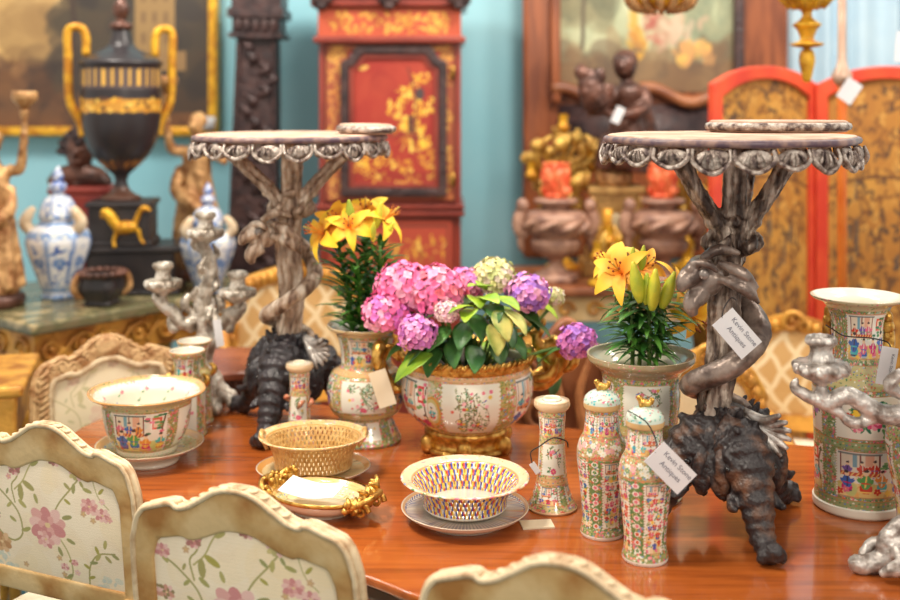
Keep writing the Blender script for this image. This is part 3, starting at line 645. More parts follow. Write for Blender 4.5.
def delft(loc, s, label, rot=0):
    def pt(c, zy):
        c.a[:] = (224, 226, 230)
        for i in range(8):
            x = (i+.5)*c.w/8; c.rect(x-.07*c.w/2, .22*c.h, x+.07*c.w/2, .7*c.h, (236, 236, 236)); 
            c.line([(x+.06*c.w, .2*c.h), (x+.062*c.w, .74*c.h)], .02*c.w, (110, 142, 196))
            for _ in range(24): c.leaf(x+rng.uniform(-.04, .04)*c.w, rng.uniform(.15, .72)*c.h, rng.uniform(.03, .08)*c.h, rng.random()*6.3, rng.choice([(76, 116, 186), (120, 154, 206), (52, 92, 170), (150, 176, 214)]))
            c.flower(x, .45*c.h, .06*c.h, (84, 124, 192), WHITE, 7, (130, 160, 206))
        for y0, y1 in ((0, .07), (.1, .16), (.72, .8), (.9, .97)): c.rect(0, y0*c.h, c.w, y1*c.h, (140, 168, 208)); c.dots(0, y0*c.h, c.w, y1*c.h, 40, [WHITE, (76, 116, 186)], .4, 1)
    t = thing('delft_jar', label, 'jar', loc, rot); of = lambda T, Z: 1+.03*np.cos(8*T)
    V, F, C = pot_geo([(.055*s, 0), (.06*s, .012*s, 1), (.055*s, .025*s), (.075*s, .08*s), (.108*s, .17*s), (.115*s, .215*s), (.1*s, .25*s), (.068*s, .272*s), (.062*s, .29*s)], pt, 8, 96, 90, rfun=of)
    MB().add((V, F), 0, C).build('body', MT['porcelain'], t)
    def pl(c, zy): pt(c, zy)
    V, F, C = pot_geo([(.066*s, .288*s), (.07*s, .296*s), (.062*s, .33*s), (.045*s, .36*s), (.02*s, .375*s), (.012*s, .385*s)], pl, 8, 96, 50, rfun=of)
    ld = MB().add((V, F), 0, C).build('lid', MT['porcelain'], t)
    one(lathe([(.012*s, .378*s), (.028*s, .39*s), (.03*s, .41*s), (.014*s, .42*s), (.02*s, .435*s), (.014*s, .455*s), (.003*s, .475*s)], 20, k=3), 'finial', mat('blue_white_glaze', (70, 110, 190), (226, 230, 236), 60, rough=.2), ld)
    for k in (-1, 1): one(tube([(k*.075*s, -.045*s, .24*s), (k*.1*s, -.05*s, .275*s), (k*.085*s, -.05*s, .31*s), (k*.07*s, -.04*s, .33*s)], [.018*s, .022*s, .018*s, .01*s], 10, 4), 'mount', mat('cream_mount', (226, 208, 180), (210, 180, 140), 20, rough=.4), t)
    return t
q = P(58, 298, 4.16); delft((q.x, 4.16, LZ), 1.05, 'blue and white lidded jar on the console beside the gold figure at far left')
q = P(203, 262, 4.35)
# black urn on plinth
UX, UY = P(121, 0, 4.3).x, 4.3
t = thing('plinth', 'long low black plinth under the black urn on the console', 'plinth', (UX+.05, UY+.02, LZ), .12); t.scale = (.92, .86, 1)
m = MB().add(box((0, 0, .01), (.4, .3, .02))).add(box((0, 0, .09), (.36, .27, .15))).add(box((0, 0, .175), (.41, .3, .025))); bevel(m.build('block', MT['black'], t, False), .008)
PZ = LZ+.1875
t = thing('urn_stand', 'black block with gilt griffon mount carrying the black urn', 'stand', (UX+.01, UY, PZ), ca-.8)
m = MB().add(box((0, 0, .08), (.23, .2, .14))).add(box((0, 0, .16), (.25, .22, .022))).add(box((0, 0, .01), (.25, .22, .02))); bevel(m.build('block', MT['black'], t, False), .006)
organic([tube([(-.01, -.1, .07), (.03, -.115, .075), (.07, -.115, .08)], [.022, .028, .018], 8, 3), tube([(.06, -.115, .08), (.08, -.125, .13), (.1, -.13, .15), (.125, -.13, .14)], [.012, .01, .013, .006], 8, 3), tube([(0, -.11, .07), (-.03, -.115, .12), (-.05, -.12, .135), (-.06, -.12, .11)], [.018, .022, .016, .005], 8, 3),
         tube([(-.005, -.11, .06), (-.015, -.115, .025), (-.01, -.12, .0)], [.011, .008, .008], 8, 3), tube([(.075, -.115, .07), (.085, -.115, .03), (.1, -.12, .012)], [.01, .007, .007], 8, 3)], 'griffon_mount', MT['yellow_gold'], t, .004, 1)
UZ = PZ+.171
def tole(c, zy):
    c.a[:] = (46, 41, 44)
    c.rect(0, 0, c.w, .1*c.h, (92, 62, 50)); 
    for i in range(26):
        x = (i+.5)*c.w/26
        for k in range(3): c.ell(x+(k % 2)*c.w/52, zy(.13)+k*1.6, .9, 1.4, rng.choice([(190, 130, 60), (150, 96, 50), (96, 64, 50)]))
    c.rect(0, zy(.34), c.w, zy(.40), (70, 56, 46))
    c.rect(0, zy(.345), c.w, zy(.395), (206, 148, 56))
    for i in range(110): x = i*c.w/110; c.ell(x, rng.uniform(zy(.345), zy(.395)), 1.0, .8, rng.choice([(232, 176, 60), (206, 140, 46), (240, 196, 90), (96, 62, 40)]), rng.random()*3)
    c.rect(0, zy(.435), c.w, zy(.515), (92, 76, 74))
    for i in range(28): x = (i+.5)*c.w/28; c.rect(x-.55, zy(.445), x+.55, zy(.505), (238, 186, 84)); c.ell(x, zy(.505), .55, .6, (238, 186, 84))
t = thing('urn', 'large black and gold urn with square gold loop handles before the landscape painting', 'urn', (UX, UY, UZ), .4)
prof = [(.075, 0), (.078, .012, 1), (.06, .02), (.034, .04), (.024, .075), (.032, .1, 1), (.06, .125), (.11, .18), (.14, .25), (.152, .33), (.152, .42), (.15, .435, 1), (.15, .515, 1), (.158, .53), (.15, .545), (.1, .575), (.055, .6), (.035, .65), (.03, .665)]
V, F, C = pot_geo(prof, tole, 7, 120, 170, refr=.15); MB().add((V, F), 0, C).build('body', mat('tole_paint', 'paint', rough=.35), t)
one(lathe([(.03, .66), (.045, .675), (.038, .69), (.018, .7), (.03, .73), (.03, .76), (.012, .79), (.003, .81)], 24, k=3), 'finial', MT['bronze'], t)
for s in (-1, 1):
    one(tube([(s*.13, 0, .56), (s*.13, 0, .63), (s*.145, 0, .665), (s*.18, 0, .67), (s*.198, 0, .645), (s*.196, 0, .56), (s*.194, 0, .43), (s*.185, 0, .37), (s*.15, 0, .3), (s*.142, 0, .25)], .017, 10, 5), 'handle', MT['yellow_gold'], t)
# dark little basket
q = P(102, 292, 4.02)
t = thing('tea_caddy', 'small dark bombe box with gilt rim in front of the black plinth', 'box', (q.x, 4.02, LZ), .6)
one(lathe([(.05, 0), (.06, .01), (.055, .02), (.075, .06), (.07, .1), (.08, .115)], 32, lambda T, Z: 1+.12*np.cos(4*T), 4), 'body', MT['black'], t)
for s in (-1, 1): one(tube([(s*.07, 0, .03), (s*.1, 0, .06), (s*.09, 0, .11), (s*.065, 0, .12)], [.008, .014, .012, .006], 8, 4), 'handle', MT['old_gold'], t)
m = MB()
for i in range(18): a = i*2*PI/18; m.add(ell((.078*math.cos(a), .078*math.sin(a), .118), (.016, .016, .012), 8, 6))
m.build('rim', MT['bronze'], t)
q = P(109, 252, 4.1)
# red box and dark carved bust behind the jar
q = P(85, 290, 4.62)
t = thing('lacquer_box', 'plain red lacquer box standing behind the blue and white jar', 'box', (q.x, 4.6, LZ), .1)
bevel(one(box((0, 0, .18), (.24, .18, .36)), 'case', mat('red_box', (150, 58, 48), (128, 46, 42), 8, rough=.4), t, False), .008); bevel(one(box((0, 0, .375), (.25, .19, .03)), 'lid', mat('red_box_lid', (160, 66, 54), (138, 52, 46), 8, rough=.4), t, False), .01)
q = P(80, 160, 4.6)
o = organic([ell((0, 0, .14), (.06, .065, .075)), tube([(0, 0, .0), (0, 0, .09)], [.05, .035], 12, 3), tube([(-.12, .0, 0), (-.07, 0, .03), (0, 0, .04), (.07, 0, .03), (.12, 0, 0)], [.03, .05, .05, .05, .03], 12, 3), ell((0, -.065, .135), (.012, .018, .016)), ell((-.0, -.05, .1), (.024, .02, .016)), ell((-.022, -.055, .155), (.014, .01, .009)), ell((.022, -.055, .155), (.014, .01, .009))],
            'carved_bust', MT['bronze'], None, .006, 2, loc=(q.x, 4.6, LZ+.39))
m = MB()
for i in range(46):
    a = rng.uniform(0, 2*PI); e = rng.uniform(-.1, 1.4); d = np.array((math.cos(a)*math.cos(e), math.sin(a)*math.cos(e), math.sin(e)))
    if d[1] < -.6 and e < .5: continue
    m.add(scroll(np.array((0, .005, .15))+d*np.array((.07, .075, .08)), .024, 1.3, .011, n=8, a0=a))
m.build('curly_hair', MT['dark_wood'], o)
tag(o, 'dark carved wooden bust with curly hair on the red box, left of the urn', 'bust')

# ---- gilded figures holding torches
def figure(loc, rz, label, mir=1, s=1.0, m1='old_gold'):
    t = thing('torch_figure', label, 'statue', loc, rz); L = lambda *p: [(mir*a*s, b*s, c*s) for a, b, c in p]
    sh = [tube(L((0, 0, .02), (0, 0, .15), (.0, 0, .3), (.005, 0, .37), (0, 0, .43), (0, 0, .5), (0, 0, .54)), np.array([.1, .085, .075, .055, .062, .06, .03])*s, 16, 4),
          tube(L((0, 0, .52), (0, 0, .57), (0, -.005, .6)), np.array([.03, .022, .022])*s, 10, 3), ell(np.array((0, -.008, .625))*s, np.array((.033, .038, .045))*s), ell(np.array((0, -.048, .62))*s, np.array((.007, .01, .01))*s), ell(np.array((0, .015, .645))*s, np.array((.038, .036, .036))*s),
          tube(L((-.055, 0, .515), (-.1, -.03, .52), (-.115, -.05, .6), (-.12, -.05, .67)), np.array([.026, .022, .018, .016])*s, 10, 4),
          tube(L((.055, 0, .51), (.12, -.02, .49), (.16, -.06, .47)), np.array([.028, .022, .016])*s, 10, 4)]
    for i in range(7):
        a = i*.9; sh.append(tube(L((.05*math.cos(a), .05*math.sin(a), .42), (.075*math.cos(a+.3), .075*math.sin(a+.3), .25), (.1*math.cos(a+.4), .1*math.sin(a+.4), .04)), np.array([.014, .02, .028])*s, 8, 4))
    sh.append(tube(L((-.07, -.02, .45), (-.06, -.07, .35), (.04, -.085, .28), (.09, -.04, .22)), np.array([.015, .03, .032, .02])*s, 8, 4))
    organic(sh, 'body', MT[m1], t, .007*s, 2, (.03, .008))
    one(lathe([(.12*s, -.03*s), (.125*s, 0), (.11*s, .02*s)], 24), 'base', MT['bronze'], t)
    tr = one(lathe([(.008*s, 0), (.014*s, .05*s), (.012*s, .12*s), (.02*s, .15*s), (.014*s, .16*s), (.04*s, .19*s), (.05*s, .205*s), (.05*s, .23*s), (.04*s, .235*s)], 20, k=3), 'torch', MT['old_gold'], t, loc=(-.12*mir*s, -.05*s, .6*s))
    return t
LF = P(10, 0, 3.98); figure((-1.66, 4.0, LZ+.03), .3, 'gilded draped figure raising a torch, standing at the far left edge of the console', -1, .9)
RF = P(197, 0, 4.62); figure((RF.x, 4.62, LZ+.03), -.25, 'gilded draped figure raising a torch, on the console between the urn and the pedestal', 1, .98)
delft((P(208, 0, 4.28).x, 4.28, LZ), .9, 'blue and white lidded jar behind the candelabrum, right of the black urn', .3)

# ---- small gilt side table at the left edge, drum table behind the left stand
q = P(20, 370, 3.1)
t = thing('side_table', 'orange gilt wood side table at the left edge below the console', 'table', (-1.45, 3.12, 0), .25)
bevel(one(box((0, 0, .84), (.5, .42, .03)), 'top', MT['gilt_wood'], t, False), .01); bevel(one(box((0, 0, .765), (.46, .38, .12)), 'apron', MT['gilt_wood'], t, False), .01)
for x in (-.2, .2):
    for y in (-.16, .16): one(tube([(x*1.0, y, .72), (x*1.05, y*1.05, .5), (x*.9, y*.9, .2), (x*1.05, y*1.05, .0)], [.035, .03, .018, .025], 10, 4), 'leg', MT['gilt_wood'], t)
q = P(237, 350, 3.62)
t = thing('drum_cabinet', 'round mahogany cabinet with fluted tambour sides behind the candelabrum', 'cabinet', (q.x+.01, 3.44, 0))
one(lathe([(.16, .79), (.175, .797), (.175, .815), (.168, .82)], 96), 'top', MT['red_wood'], t, False)
one(lathe([(.15, .05), (.15, .79)], 240, lambda T, Z: 1+.012*np.sign(np.sin(40*T))), 'tambour', mat('dark_tambour', (96, 58, 46), (70, 44, 38), 8, rough=.4), t, False)
one(lathe([(.16, 0), (.17, .03), (.16, .05)], 48), 'plinth', MT['red_wood'], t)

# ================================================================ GARNITURE TABLE, MIDDLE BACK
GY = 4.5; GZ = .90
x0, x1 = P(512, 0, GY).x, P(732, 0, GY).x
t = thing('serving_table', 'gilt and cream side table carrying the brown urns and gilt clock', 'table', ((x0+x1)/2, GY+.05, 0)); wd = x1-x0
bevel(one(box((0, 0, GZ-.02), (wd, .56, .04)), 'top', MT['walnut'], t, False), .012)
bevel(one(box((0, 0, GZ-.09), (wd-.06, .5, .10)), 'frieze', mat('cream_gilt', (220, 190, 140), (196, 158, 104), 8, rough=.45), t, False), .006)
for i in range(8): one(scroll((-wd/2+.09+i*.11, -.255, GZ-.09), .032, 1.3, .009), 'scroll_carving', MT['gilt_wood'], t)
for x in (-wd/2+.07, wd/2-.07):
    for y in (-.2, .2): one(lathe([(.03, 0), (.035, .04), (.02, .1), (.03, .5), (.045, .66), (.035, .7), (.05, GZ-.12)], 16, k=4), 'leg', MT['gilt_wood'], t, loc=(x, y, 0))
one(box((0, .1, .14), (wd-.12, .3, .03)), 'shelf', MT['walnut'], t, False)

def brown_urn(loc, label, rz=0):
    t = thing('garniture_urn', label, 'urn', loc, rz); st = mat('brown_stone', (178, 138, 116), (130, 94, 80), 20, rough=.45, bump=.3, bscale=40) if 'bs' not in MT else MT['bs']; MT['bs'] = st
    one(lathe([(.085, 0), (.09, .012), (.085, .03), (.05, .045), (.032, .065), (.03, .085), (.05, .1), (.09, .125), (.1, .15), (.1, .165), (.085, .175), (.11, .2), (.125, .245), (.12, .27), (.09, .285), (.06, .29), (.055, .305), (.085, .315), (.085, .33), (.06, .335)], 40, k=3), 'body', st, t)
    m = MB()
    for i in range(8):
        a = i*PI/4; m.add(tube([(.1*math.cos(a), .1*math.sin(a), .2), (.128*math.cos(a+.3), .128*math.sin(a+.3), .225), (.126*math.cos(a+.75), .126*math.sin(a+.75), .25)], [.008, .016, .008], 8, 4))
    m.build('festoon', st, t)
    for s in (-1, 1):
        organic([tube([(s*.11, 0, .19), (s*.145, 0, .2), (s*.15, 0, .25), (s*.13, 0, .3)], [.018, .024, .026, .02], 10, 4), ell((s*.135, -.005, .305), (.026, .028, .03)), tube([(s*.14, 0, .2), (s*.14, 0, .14), (s*.13, 0, .12)], [.018, .014, .008], 8, 3)], 'mask_handle', st, t, .006, 1)
    return t
def coral_cup(loc, label):
    t = thing('coral_vase', label, 'vase', loc)
    one(lathe([(.04, 0), (.045, .012), (.04, .02), (.052, .05), (.058, .1), (.05, .125), (.056, .14), (.04, .138)], 40, lambda T, Z: 1+.08*np.sin(7*T+Z*60)+.05*np.sin(11*T-Z*90), 4), 'body', MT['coral'], t)
    for i in range(7): a = i*.9; one(ell((.048*math.cos(a), .048*math.sin(a), .03+.1*(i % 3)/2.2), (.016, .016, .02), 10, 8), 'relief_flower', MT['coral'], t)
    return t
for px, lab, lc in ((556, 'brown carved urn with mask handles on the side table, nearer the red cabinet', 'orange coral coloured vase set on the left brown urn, nearer the red cabinet'), (663, 'brown carved urn with mask handles on the side table, beside the right stand', 'orange coral coloured vase set on the right brown urn, beside the right stand')):
    q = P(px, 0, 4.42); brown_urn((q.x, 4.42, GZ), lab, 0); coral_cup((q.x, 4.42, GZ+.335), lc)
# gilt clock case with bronze figure on top
q = P(615, 0, 4.6)
t = thing('mantel_clock', 'gilt architectural clock case under the bronze figure', 'clock', (q.x, 4.62, GZ)); t.scale = (.78, 1, 1)
clg = mat('clock_gilt', (206, 166, 100), (170, 126, 70), 14, rough=.4, metal=.3)
m = MB().add(box((0, 0, .03), (.36, .2, .06))).add(box((0, 0, .2), (.24, .14, .3))).add(box((0, 0, .355), (.3, .19, .03))).add(box((0, 0, .08), (.3, .17, .05)))
bevel(m.build('case', clg, t, False), .006)
one(lathe([(.085, 0), (.1, .012), (.1, .05), (.085, .065)], 32), 'drum', MT['old_gold'], t, loc=(0, 0, .37))
for s in (-1, 1): one(lathe([(.02, .1), (.014, .12), (.014, .3), (.022, .33)], 14), 'column', clg, t, loc=(s*.125, -.075, 0))
dl = one(lathe([(.001, 0), (.05, .0), (.058, .008), (.06, .014)], 32), 'dial', mat('clock_dial', (200, 180, 140), (186, 160, 120), 8, rough=.3), t, loc=(0, -.085, .2)); dl.rotation_euler = (PI/2, 0, 0); dl.scale = (1, 1, -1)
q = P(622, 186, 4.6)
o = organic([tube([(0, .0, .0), (.01, 0, .08), (.02, 0, .15), (.02, 0, .2)], [.12, .11, .085, .07], 14, 4), tube([(.02, 0, .18), (.03, -.005, .26), (.025, -.01, .33), (.02, -.01, .37)], [.065, .062, .07, .03], 14, 4), tube([(.02, -.01, .36), (.015, -.012, .4)], [.028, .026], 10, 2), ell((.01, -.015, .435), (.05, .055, .06)), ell((-.012, -.065, .43), (.01, .012, .012)), ell((-.0, -.055, .405), (.016, .014, .01)), ell((.015, .01, .455), (.056, .055, .052)),
              tube([(-.03, -.01, .34), (-.075, -.06, .28), (-.1, -.1, .25), (-.16, -.1, .24)], [.03, .026, .022, .016], 10, 4), tube([(.08, -.01, .34), (.09, -.06, .27), (.02, -.11, .235), (-.08, -.12, .235)], [.03, .027, .024, .016], 10, 4),
              tube([(.03, -.06, .1), (.0, -.13, .12), (-.02, -.13, .02)], [.05, .045, .03], 10, 4), tube([(-.05, -.05, .1), (-.08, -.12, .11), (-.1, -.12, .01)], [.045, .04, .028], 10, 4), tube([(.09, .03, .3), (.12, .04, .15), (.13, .02, .02)], [.02, .04, .03], 10, 4)],
             'bronze_figure', MT['bronze'], None, .007, 2, (.025, .006), loc=(q.x, 4.6, GZ+.435))
tag(o, 'dark bronze figure of a curly haired child holding out a bundle, on the gilt clock', 'statue')
organic([tube([(-.1, -.1, .26), (-.14, -.1, .33), (-.13, -.1, .42)], [.05, .06, .03], 10, 3)]+[ell((-.13+rng.uniform(-.06, .06), -.1+rng.uniform(-.03, .03), .27+rng.uniform(0, .14)), (.028, .024, .034), 10, 8) for i in range(14)], 'held_bundle', MT['bronze'], o, .007, 2, (.02, .01))
# gilt foliage candelabra either side of the clock
MT['pale_gold'] = mat('pale_gilding', (228, 186, 92), (178, 128, 60), 24, rough=.4, metal=.4, bump=.5, bscale=50)
def gilt_spray(loc, label, s=1, seed=1):
    r = random.Random(seed); t = thing('gilt_candelabrum', label, 'candelabrum', loc)
    one(lathe([(.07, 0), (.075, .015), (.04, .035), (.02, .06), (.03, .12), (.015, .16), (.02, .3)], 24, k=3), 'stem', MT['yellow_gold'], t)
    m = MB()
    for i in range(26):
        a = r.uniform(0, 6.3); z = r.uniform(.14, .38)*s; R = r.uniform(.05, .12)*s
        m.add(tube([(0, 0, z-.05), (R*.6*math.cos(a), R*.6*math.sin(a), z-.02), (R*math.cos(a+.3), R*math.sin(a+.3), z+.06), (R*.8*math.cos(a+.5), R*.8*math.sin(a+.5), z+.09)], [.006, .01, .013, .006], 7, 4))
        m.add(ell((R*math.cos(a), R*math.sin(a), z+.05), (.026*s, .02*s, .022*s), 9, 7))
    m.build('foliage', MT['pale_gold'], t)
    for k, (dx, dz) in enumerate(((-.1, .3), (.09, .33), (0, .45))): one(lathe([(.012, -.03), (.03, 0), (.018, .012), (.022, .05), (.026, .055)], 16, k=2), 'candle_cup', MT['yellow_gold'], t, loc=(dx*s, -.02, dz*s))
    return t
gilt_spray((P(563, 0, 4.74).x, 4.74, GZ), 'bushy gilt candelabrum behind the left brown urn', 1.36, 3)
gilt_spray((P(688, 0, 4.7).x, 4.7, GZ), 'bushy gilt candelabrum behind the right brown urn', 1.0, 4)
gilt_spray((P(606, 0, 4.36).x, 4.32, GZ), 'low gilt foliage ornament before the clock case', .4, 5)

# ================================================================ DINING TABLE
TZ = .76
TT = lambda px, py: (lambda Y: ((px-450)/FPX*Y, Y))(FPX*(CZ-TZ)/(py-HY))
tp = [(-.05, 1.935), (.15, 1.82), (.5, 1.62), (1.1, 1.38), (1.7, 1.4), (2.0, 1.85), (1.75, 2.4), (1.3, 2.66), (.83, 2.80), (.31, 2.93), (-.2, 3.09), (-.6, 3.22), (-.86, 3.16), (-.985, 2.92), (-.95, 2.72), (-.8, 2.52), (-.45, 2.24), (-.155, 2.02)]
tpoly = cr(tp, 6, True); tc_ = tpoly.mean(0)
t = thing('dining_table', 'large polished orange brown wooden table crowded with painted porcelain', 'table', (tc_[0], tc_[1], 0))
loc_poly = tpoly-tc_
o = bevel(one(prism(loc_poly, TZ-.018, TZ), 'tabletop', MT['table'], t, False), .005, 2, 50)
inn = loc_poly*(1-.012/np.linalg.norm(loc_poly, axis=1))[:, None]
bevel(one(prism(inn, TZ-.05, TZ-.018), 'moulded_edge', MT['table_edge'], t, False), .008, 3, 50)
inn2 = loc_poly*(1-.16/np.linalg.norm(loc_poly, axis=1))[:, None]
one(prism(inn2, TZ-.13, TZ-.05), 'apron', MT['red_wood'], t, False)
for x, y in ((-1.0, .35), (.1, -.35), (.3, .45), (1.0, -.3)): one(lathe([(.03, 0), (.045, .03), (.035, .08), (.05, .2), (.06, .4), (.045, .52), (.055, TZ-.13)], 20, k=4), 'leg', MT['red_wood'], t, loc=(x, y, 0))

# ================================================================ CHAIRS
def chair_canvas(seed, old=False):
    """embroidered cream cloth: vines, one large pink peony, small blossoms; x, z in cm, origin lower left, 44 x 40"""
    c = Cv(44, 40, 9, (242, 224, 196), False)
    c.fog(0, 0, 44, 40, [(244, 230, 206), (238, 214, 168), (242, 226, 200), (232, 210, 182)], 70, 3, 9, .25)
    for k in range(160): c.line([(0, k*.25), (44, k*.25)], .05, (226, 212, 178), 1, .5)
    ol, ol2 = (166, 156, 98), (184, 172, 116); pk, pk2, pk3 = (222, 166, 158), (206, 138, 136), (232, 190, 180)
    c.line([(1, 28), (6, 25), (11, 20), (12, 14), (9, 11), (5, 12), (2, 15)], .56, ol, 8)
    c.line([(13, 37), (11, 31), (9, 28), (10, 23)], .48, ol, 8); c.line([(18, 39), (15, 34), (13, 30), (10, 27)], .48, ol2, 8)
    c.line([(22, 19), (25, 25), (29, 30), (32, 34)], .48, ol, 8); c.line([(23, 17), (27, 11), (28, 5), (26, 1)], .46, ol2, 8)
    c.line([(33, 2), (34, 8), (37, 12), (42, 13)], .46, ol, 8); c.line([(36, 34), (38, 29), (41, 26)], .3, ol2, 6)
    for x, y, L, a in ((12, 29, 5, -1.5), (13, 30, 4.6, -.5), (29, 30, 2.6, 2.4), (27, 27, 2.4, -.6), (31, 33, 2.6, .6), (31, 34, 2.6, 2.2), (32, 33, 2.2, -1), (34, 7, 2.4, 2.6), (34, 9, 2.6, .2), (37, 12, 2.6, 1.9), (39, 12, 2.6, -.8), (33, 4, 2.4, .4), (4, 12, 2.4, 3.6), (27, 8, 2, .3), (27, 6, 2, 3), (26, 3, 2.2, .5), (38, 30, 2.4, .9), (9, 36, 2.4, 2.2), (7, 25, 2, 1.2)): c.leaf(x, y, L, a, rng.choice([ol, (170, 160, 80), (150, 150, 96)]))
    for x, y, L, a in ((14, 22, 3.4, 2.5), (15, 16, 3.2, 3.6), (26, 21, 3.4, .3), (27, 15, 3, -.4), (18, 24, 3, 1.9), (24, 12, 3, -1.2), (30, 29, 3, 1.5), (33, 31, 3, -.3), (36, 10, 3, 1.0), (39, 14, 2.8, 1.4), (41, 13, 2.6, -.6), (7, 21, 2.6, .8), (10, 17, 2.6, 2.6), (12, 32, 3, 2.2), (16, 35, 3, .6), (3, 26, 2.6, 2.4), (27, 3, 2.4, 3.4)): c.leaf(x, y, L, a, rng.choice([(166, 160, 98), (178, 168, 104), (156, 152, 98)]))
    def peony(x, y, r, A=pk, B=pk2, C=pk3):
        for i in range(9):
            a = i*2*PI/9+.3; rr = r*(.66+.12*(i % 2)); c.ell(x+rr*math.cos(a), y+rr*.8*math.sin(a), r*.42, r*.3, (A, C, B)[i % 3], a)
        for i in range(6): a = i*PI/3; c.ell(x+.3*r*math.cos(a), y+.3*r*math.sin(a), r*.26, r*.2, (B, A)[i % 2], a)
        c.ell(x, y, r*.16, r*.14, (226, 196, 150))
    peony(21, 18, 5.8); peony(20, 13.5, 2.8, pk3, pk, pk2); peony(4, 9.5, 3.4, (206, 164, 120), (188, 140, 96), (220, 182, 140)); peony(35, 26, 2.6); peony(39, 24, 2.2, pk3); peony(10, 33, 2, pk2, (176, 120, 110)); peony(9, 37, 1.8, (176, 110, 100)); peony(1.5, 29, 2); peony(31, 35, 2.2, ol2, (206, 190, 130)); peony(2, 18, 2.2, (150, 130, 90), (206, 150, 130)); peony(25.5, 6, 1.3, pk3); peony(29, 8, 1.1, pk); peony(24, 38, 2, (176, 120, 110), (160, 110, 96))
    for x, y in ((6, 35), (8, 30.5), (36, 22), (33, 23.5), (41, 23), (24, 8.5), (29.5, 5), (25, 3.5), (39, 28), (12, 4)): c.flower(x, y, .9, rng.choice([pk, pk3, (206, 170, 130)]), n=5)
    c.fog(2, 0, 8, 6, [(176, 196, 196), (196, 206, 196)], 12, .6, 1.6, .5); c.fog(36, 0, 43, 6, [(176, 196, 196), (196, 206, 196)], 12, .6, 1.6, .5)
    if old: c.a = c.a*.35+np.array((236, 222, 186), np.float32)*.65
    return c
def crest(u, w, zear, hump):
    """upper outline of the back at u in [-1, 1]"""
    a = abs(u)
    pts = np.array([(0, hump), (.1, hump*.985), (.2, hump*.86), (.32, hump*.58), (.45, hump*.3), (.53, hump*.22), (.56, hump*.2), (.6, hump*.31), (.66, hump*.3), (.78, hump*.16), (.9, hump*.02), (.96, -.018), (1, -.06)])
    return zear+np.interp(a, pts[:, 0], pts[:, 1])
def build_chair(name, label, cat, loc, rz, w=.46, group=None, frame='cream_frame', edge='cream_edge', old=False, zear=.885, hump=.062, seed=1, carved=False, lean=.02):
    t = thing(name, label, cat, loc, rz, group); h = w/2; z0 = .56; bw = .043; br = .052 if carved else .07
    us = np.concatenate([np.linspace(-1, -.97, 4), np.linspace(-.95, .95, 61), np.linspace(.97, 1, 4)])
    zo = crest(us, w, zear, hump); hw_o = h*np.ones_like(us)
    bulge = lambda z: 1+.03*math.sin((z-z0)/(zear-z0)*PI)-.02
    n_s = 14
    zs = np.linspace(z0, zo[0], n_s, endpoint=False)
    outer = [(-h*bulge(z), z) for z in zs]+[(h*u*bulge(min(z, zear)), z) for u, z in zip(us, zo)]+[(h*bulge(z), z) for z in zs[::-1]]
    ui = us*1.0; zi = crest(us*.97, w, zear-br+.012, hump*.62); hi = h-bw
    zi = np.where(np.abs(us) > .93, zi-(np.abs(us)-.93)/.07*.012, zi)
    z1 = z0+.05
    zis = np.linspace(z1, zi[0], n_s, endpoint=False)
    inner = [(-hi, z) for z in zis]+[(hi*u, z) for u, z in zip(ui, zi)]+[(hi, z) for z in zis[::-1]]
    YB_ = -.2
    shear = Matrix.Translation((0, YB_, 0)) @ Matrix(((1, 0, 0, 0), (0, 1, -lean*6, .45*lean*6), (0, 0, 1, 0), (0, 0, 0, 1)))
    fr = MB().add(ring(outer, inner, -.013, .013), 0, None, shear)
    for s in (-1, 1): fr.add(tube([(s*(h-.025), 0, z0+.04), (s*(h-.022), 0, .5), (s*(h-.03), .01, .42)], [.026, .024, .026], 10, 3), 0, None, shear)
    fr = bevel(fr.build('back_frame', MT[frame], t), .009, 3, 40)
    # raised moulding along the outer edge with carved crest
    o3 = [(x, -.0, z) for x, z in outer[3:-3]]
    ed = MB()
    for y in (-.0135, .0135): ed.add(tube([(p[0]*.99, y, p[2]-.003) for p in o3], .0055, 8, 1), 0, None, shear)
    for y in (-.0,): ed.add(tube([(p[0], y, p[2]-.002) for p in o3], .0095, 8, 1, flat=((0, 0, 1), .4)), 0, None, shear)
    for s in (-1, 1):
        ed.add(ell((s*h*.57, 0, crest(.57, w, zear, hump)+.002), (.007, .013, .007), 10, 8), 0, None, shear)
        for k in range(5): ed.add(ell((s*h*(.04+.09*k), 0, crest(.04+.09*k, w, zear, hump)+.001), (.0105, .011, .0032), 10, 8), 0, None, shear)
    ed.build('edge_moulding', MT[edge], fr)
    if carved:
        cv = MB()
        for k in range(60):
            u = -1+2*(k+.5)/60; z = crest(u, w, zear, hump)-.03
            cv.add(scroll((h*u*.95, .018, z+rng.uniform(-.012, .012)), .014, 1.2, .006, sgn=rng.choice([-1, 1])), 0, None, shear)
        for s in (-1, 1):
            for k in range(16): cv.add(tube([(s*(h-.012), .018, .6+k*.017), (s*(h-.032), .026, .61+k*.017), (s*(h-.04), .018, .625+k*.017)], [.004, .008, .003], 6, 3), 0, None, shear)
        cv.add(ell((0, .02, zear+hump-.03), (.04, .012, .03), 12, 8), 0, None, shear); cv.build('carving', MT['gilt_frame'], fr)
        tube_in = tube([(x*1.0, .02, z) for x, z in inner[3:-3]], .009, 8, 1); MB().add(tube_in, 0, None, shear).build('inner_moulding', MT['cream_edge'], fr)
    # upholstered panel, both sides
    c = chair_canvas(seed, old); nx, ny = 230, 210
    u, v = np.meshgrid(np.linspace(-1, 1, nx), np.linspace(0, 1, ny)); ztop = np.interp(u, ui, zi)+.006
    X = u*(hi+.006); Z = (z1-.006)+v*(ztop-z1+.006); dome = .012*np.sin(PI*(u+1)/2)**.5*np.sin(PI*v)**.5
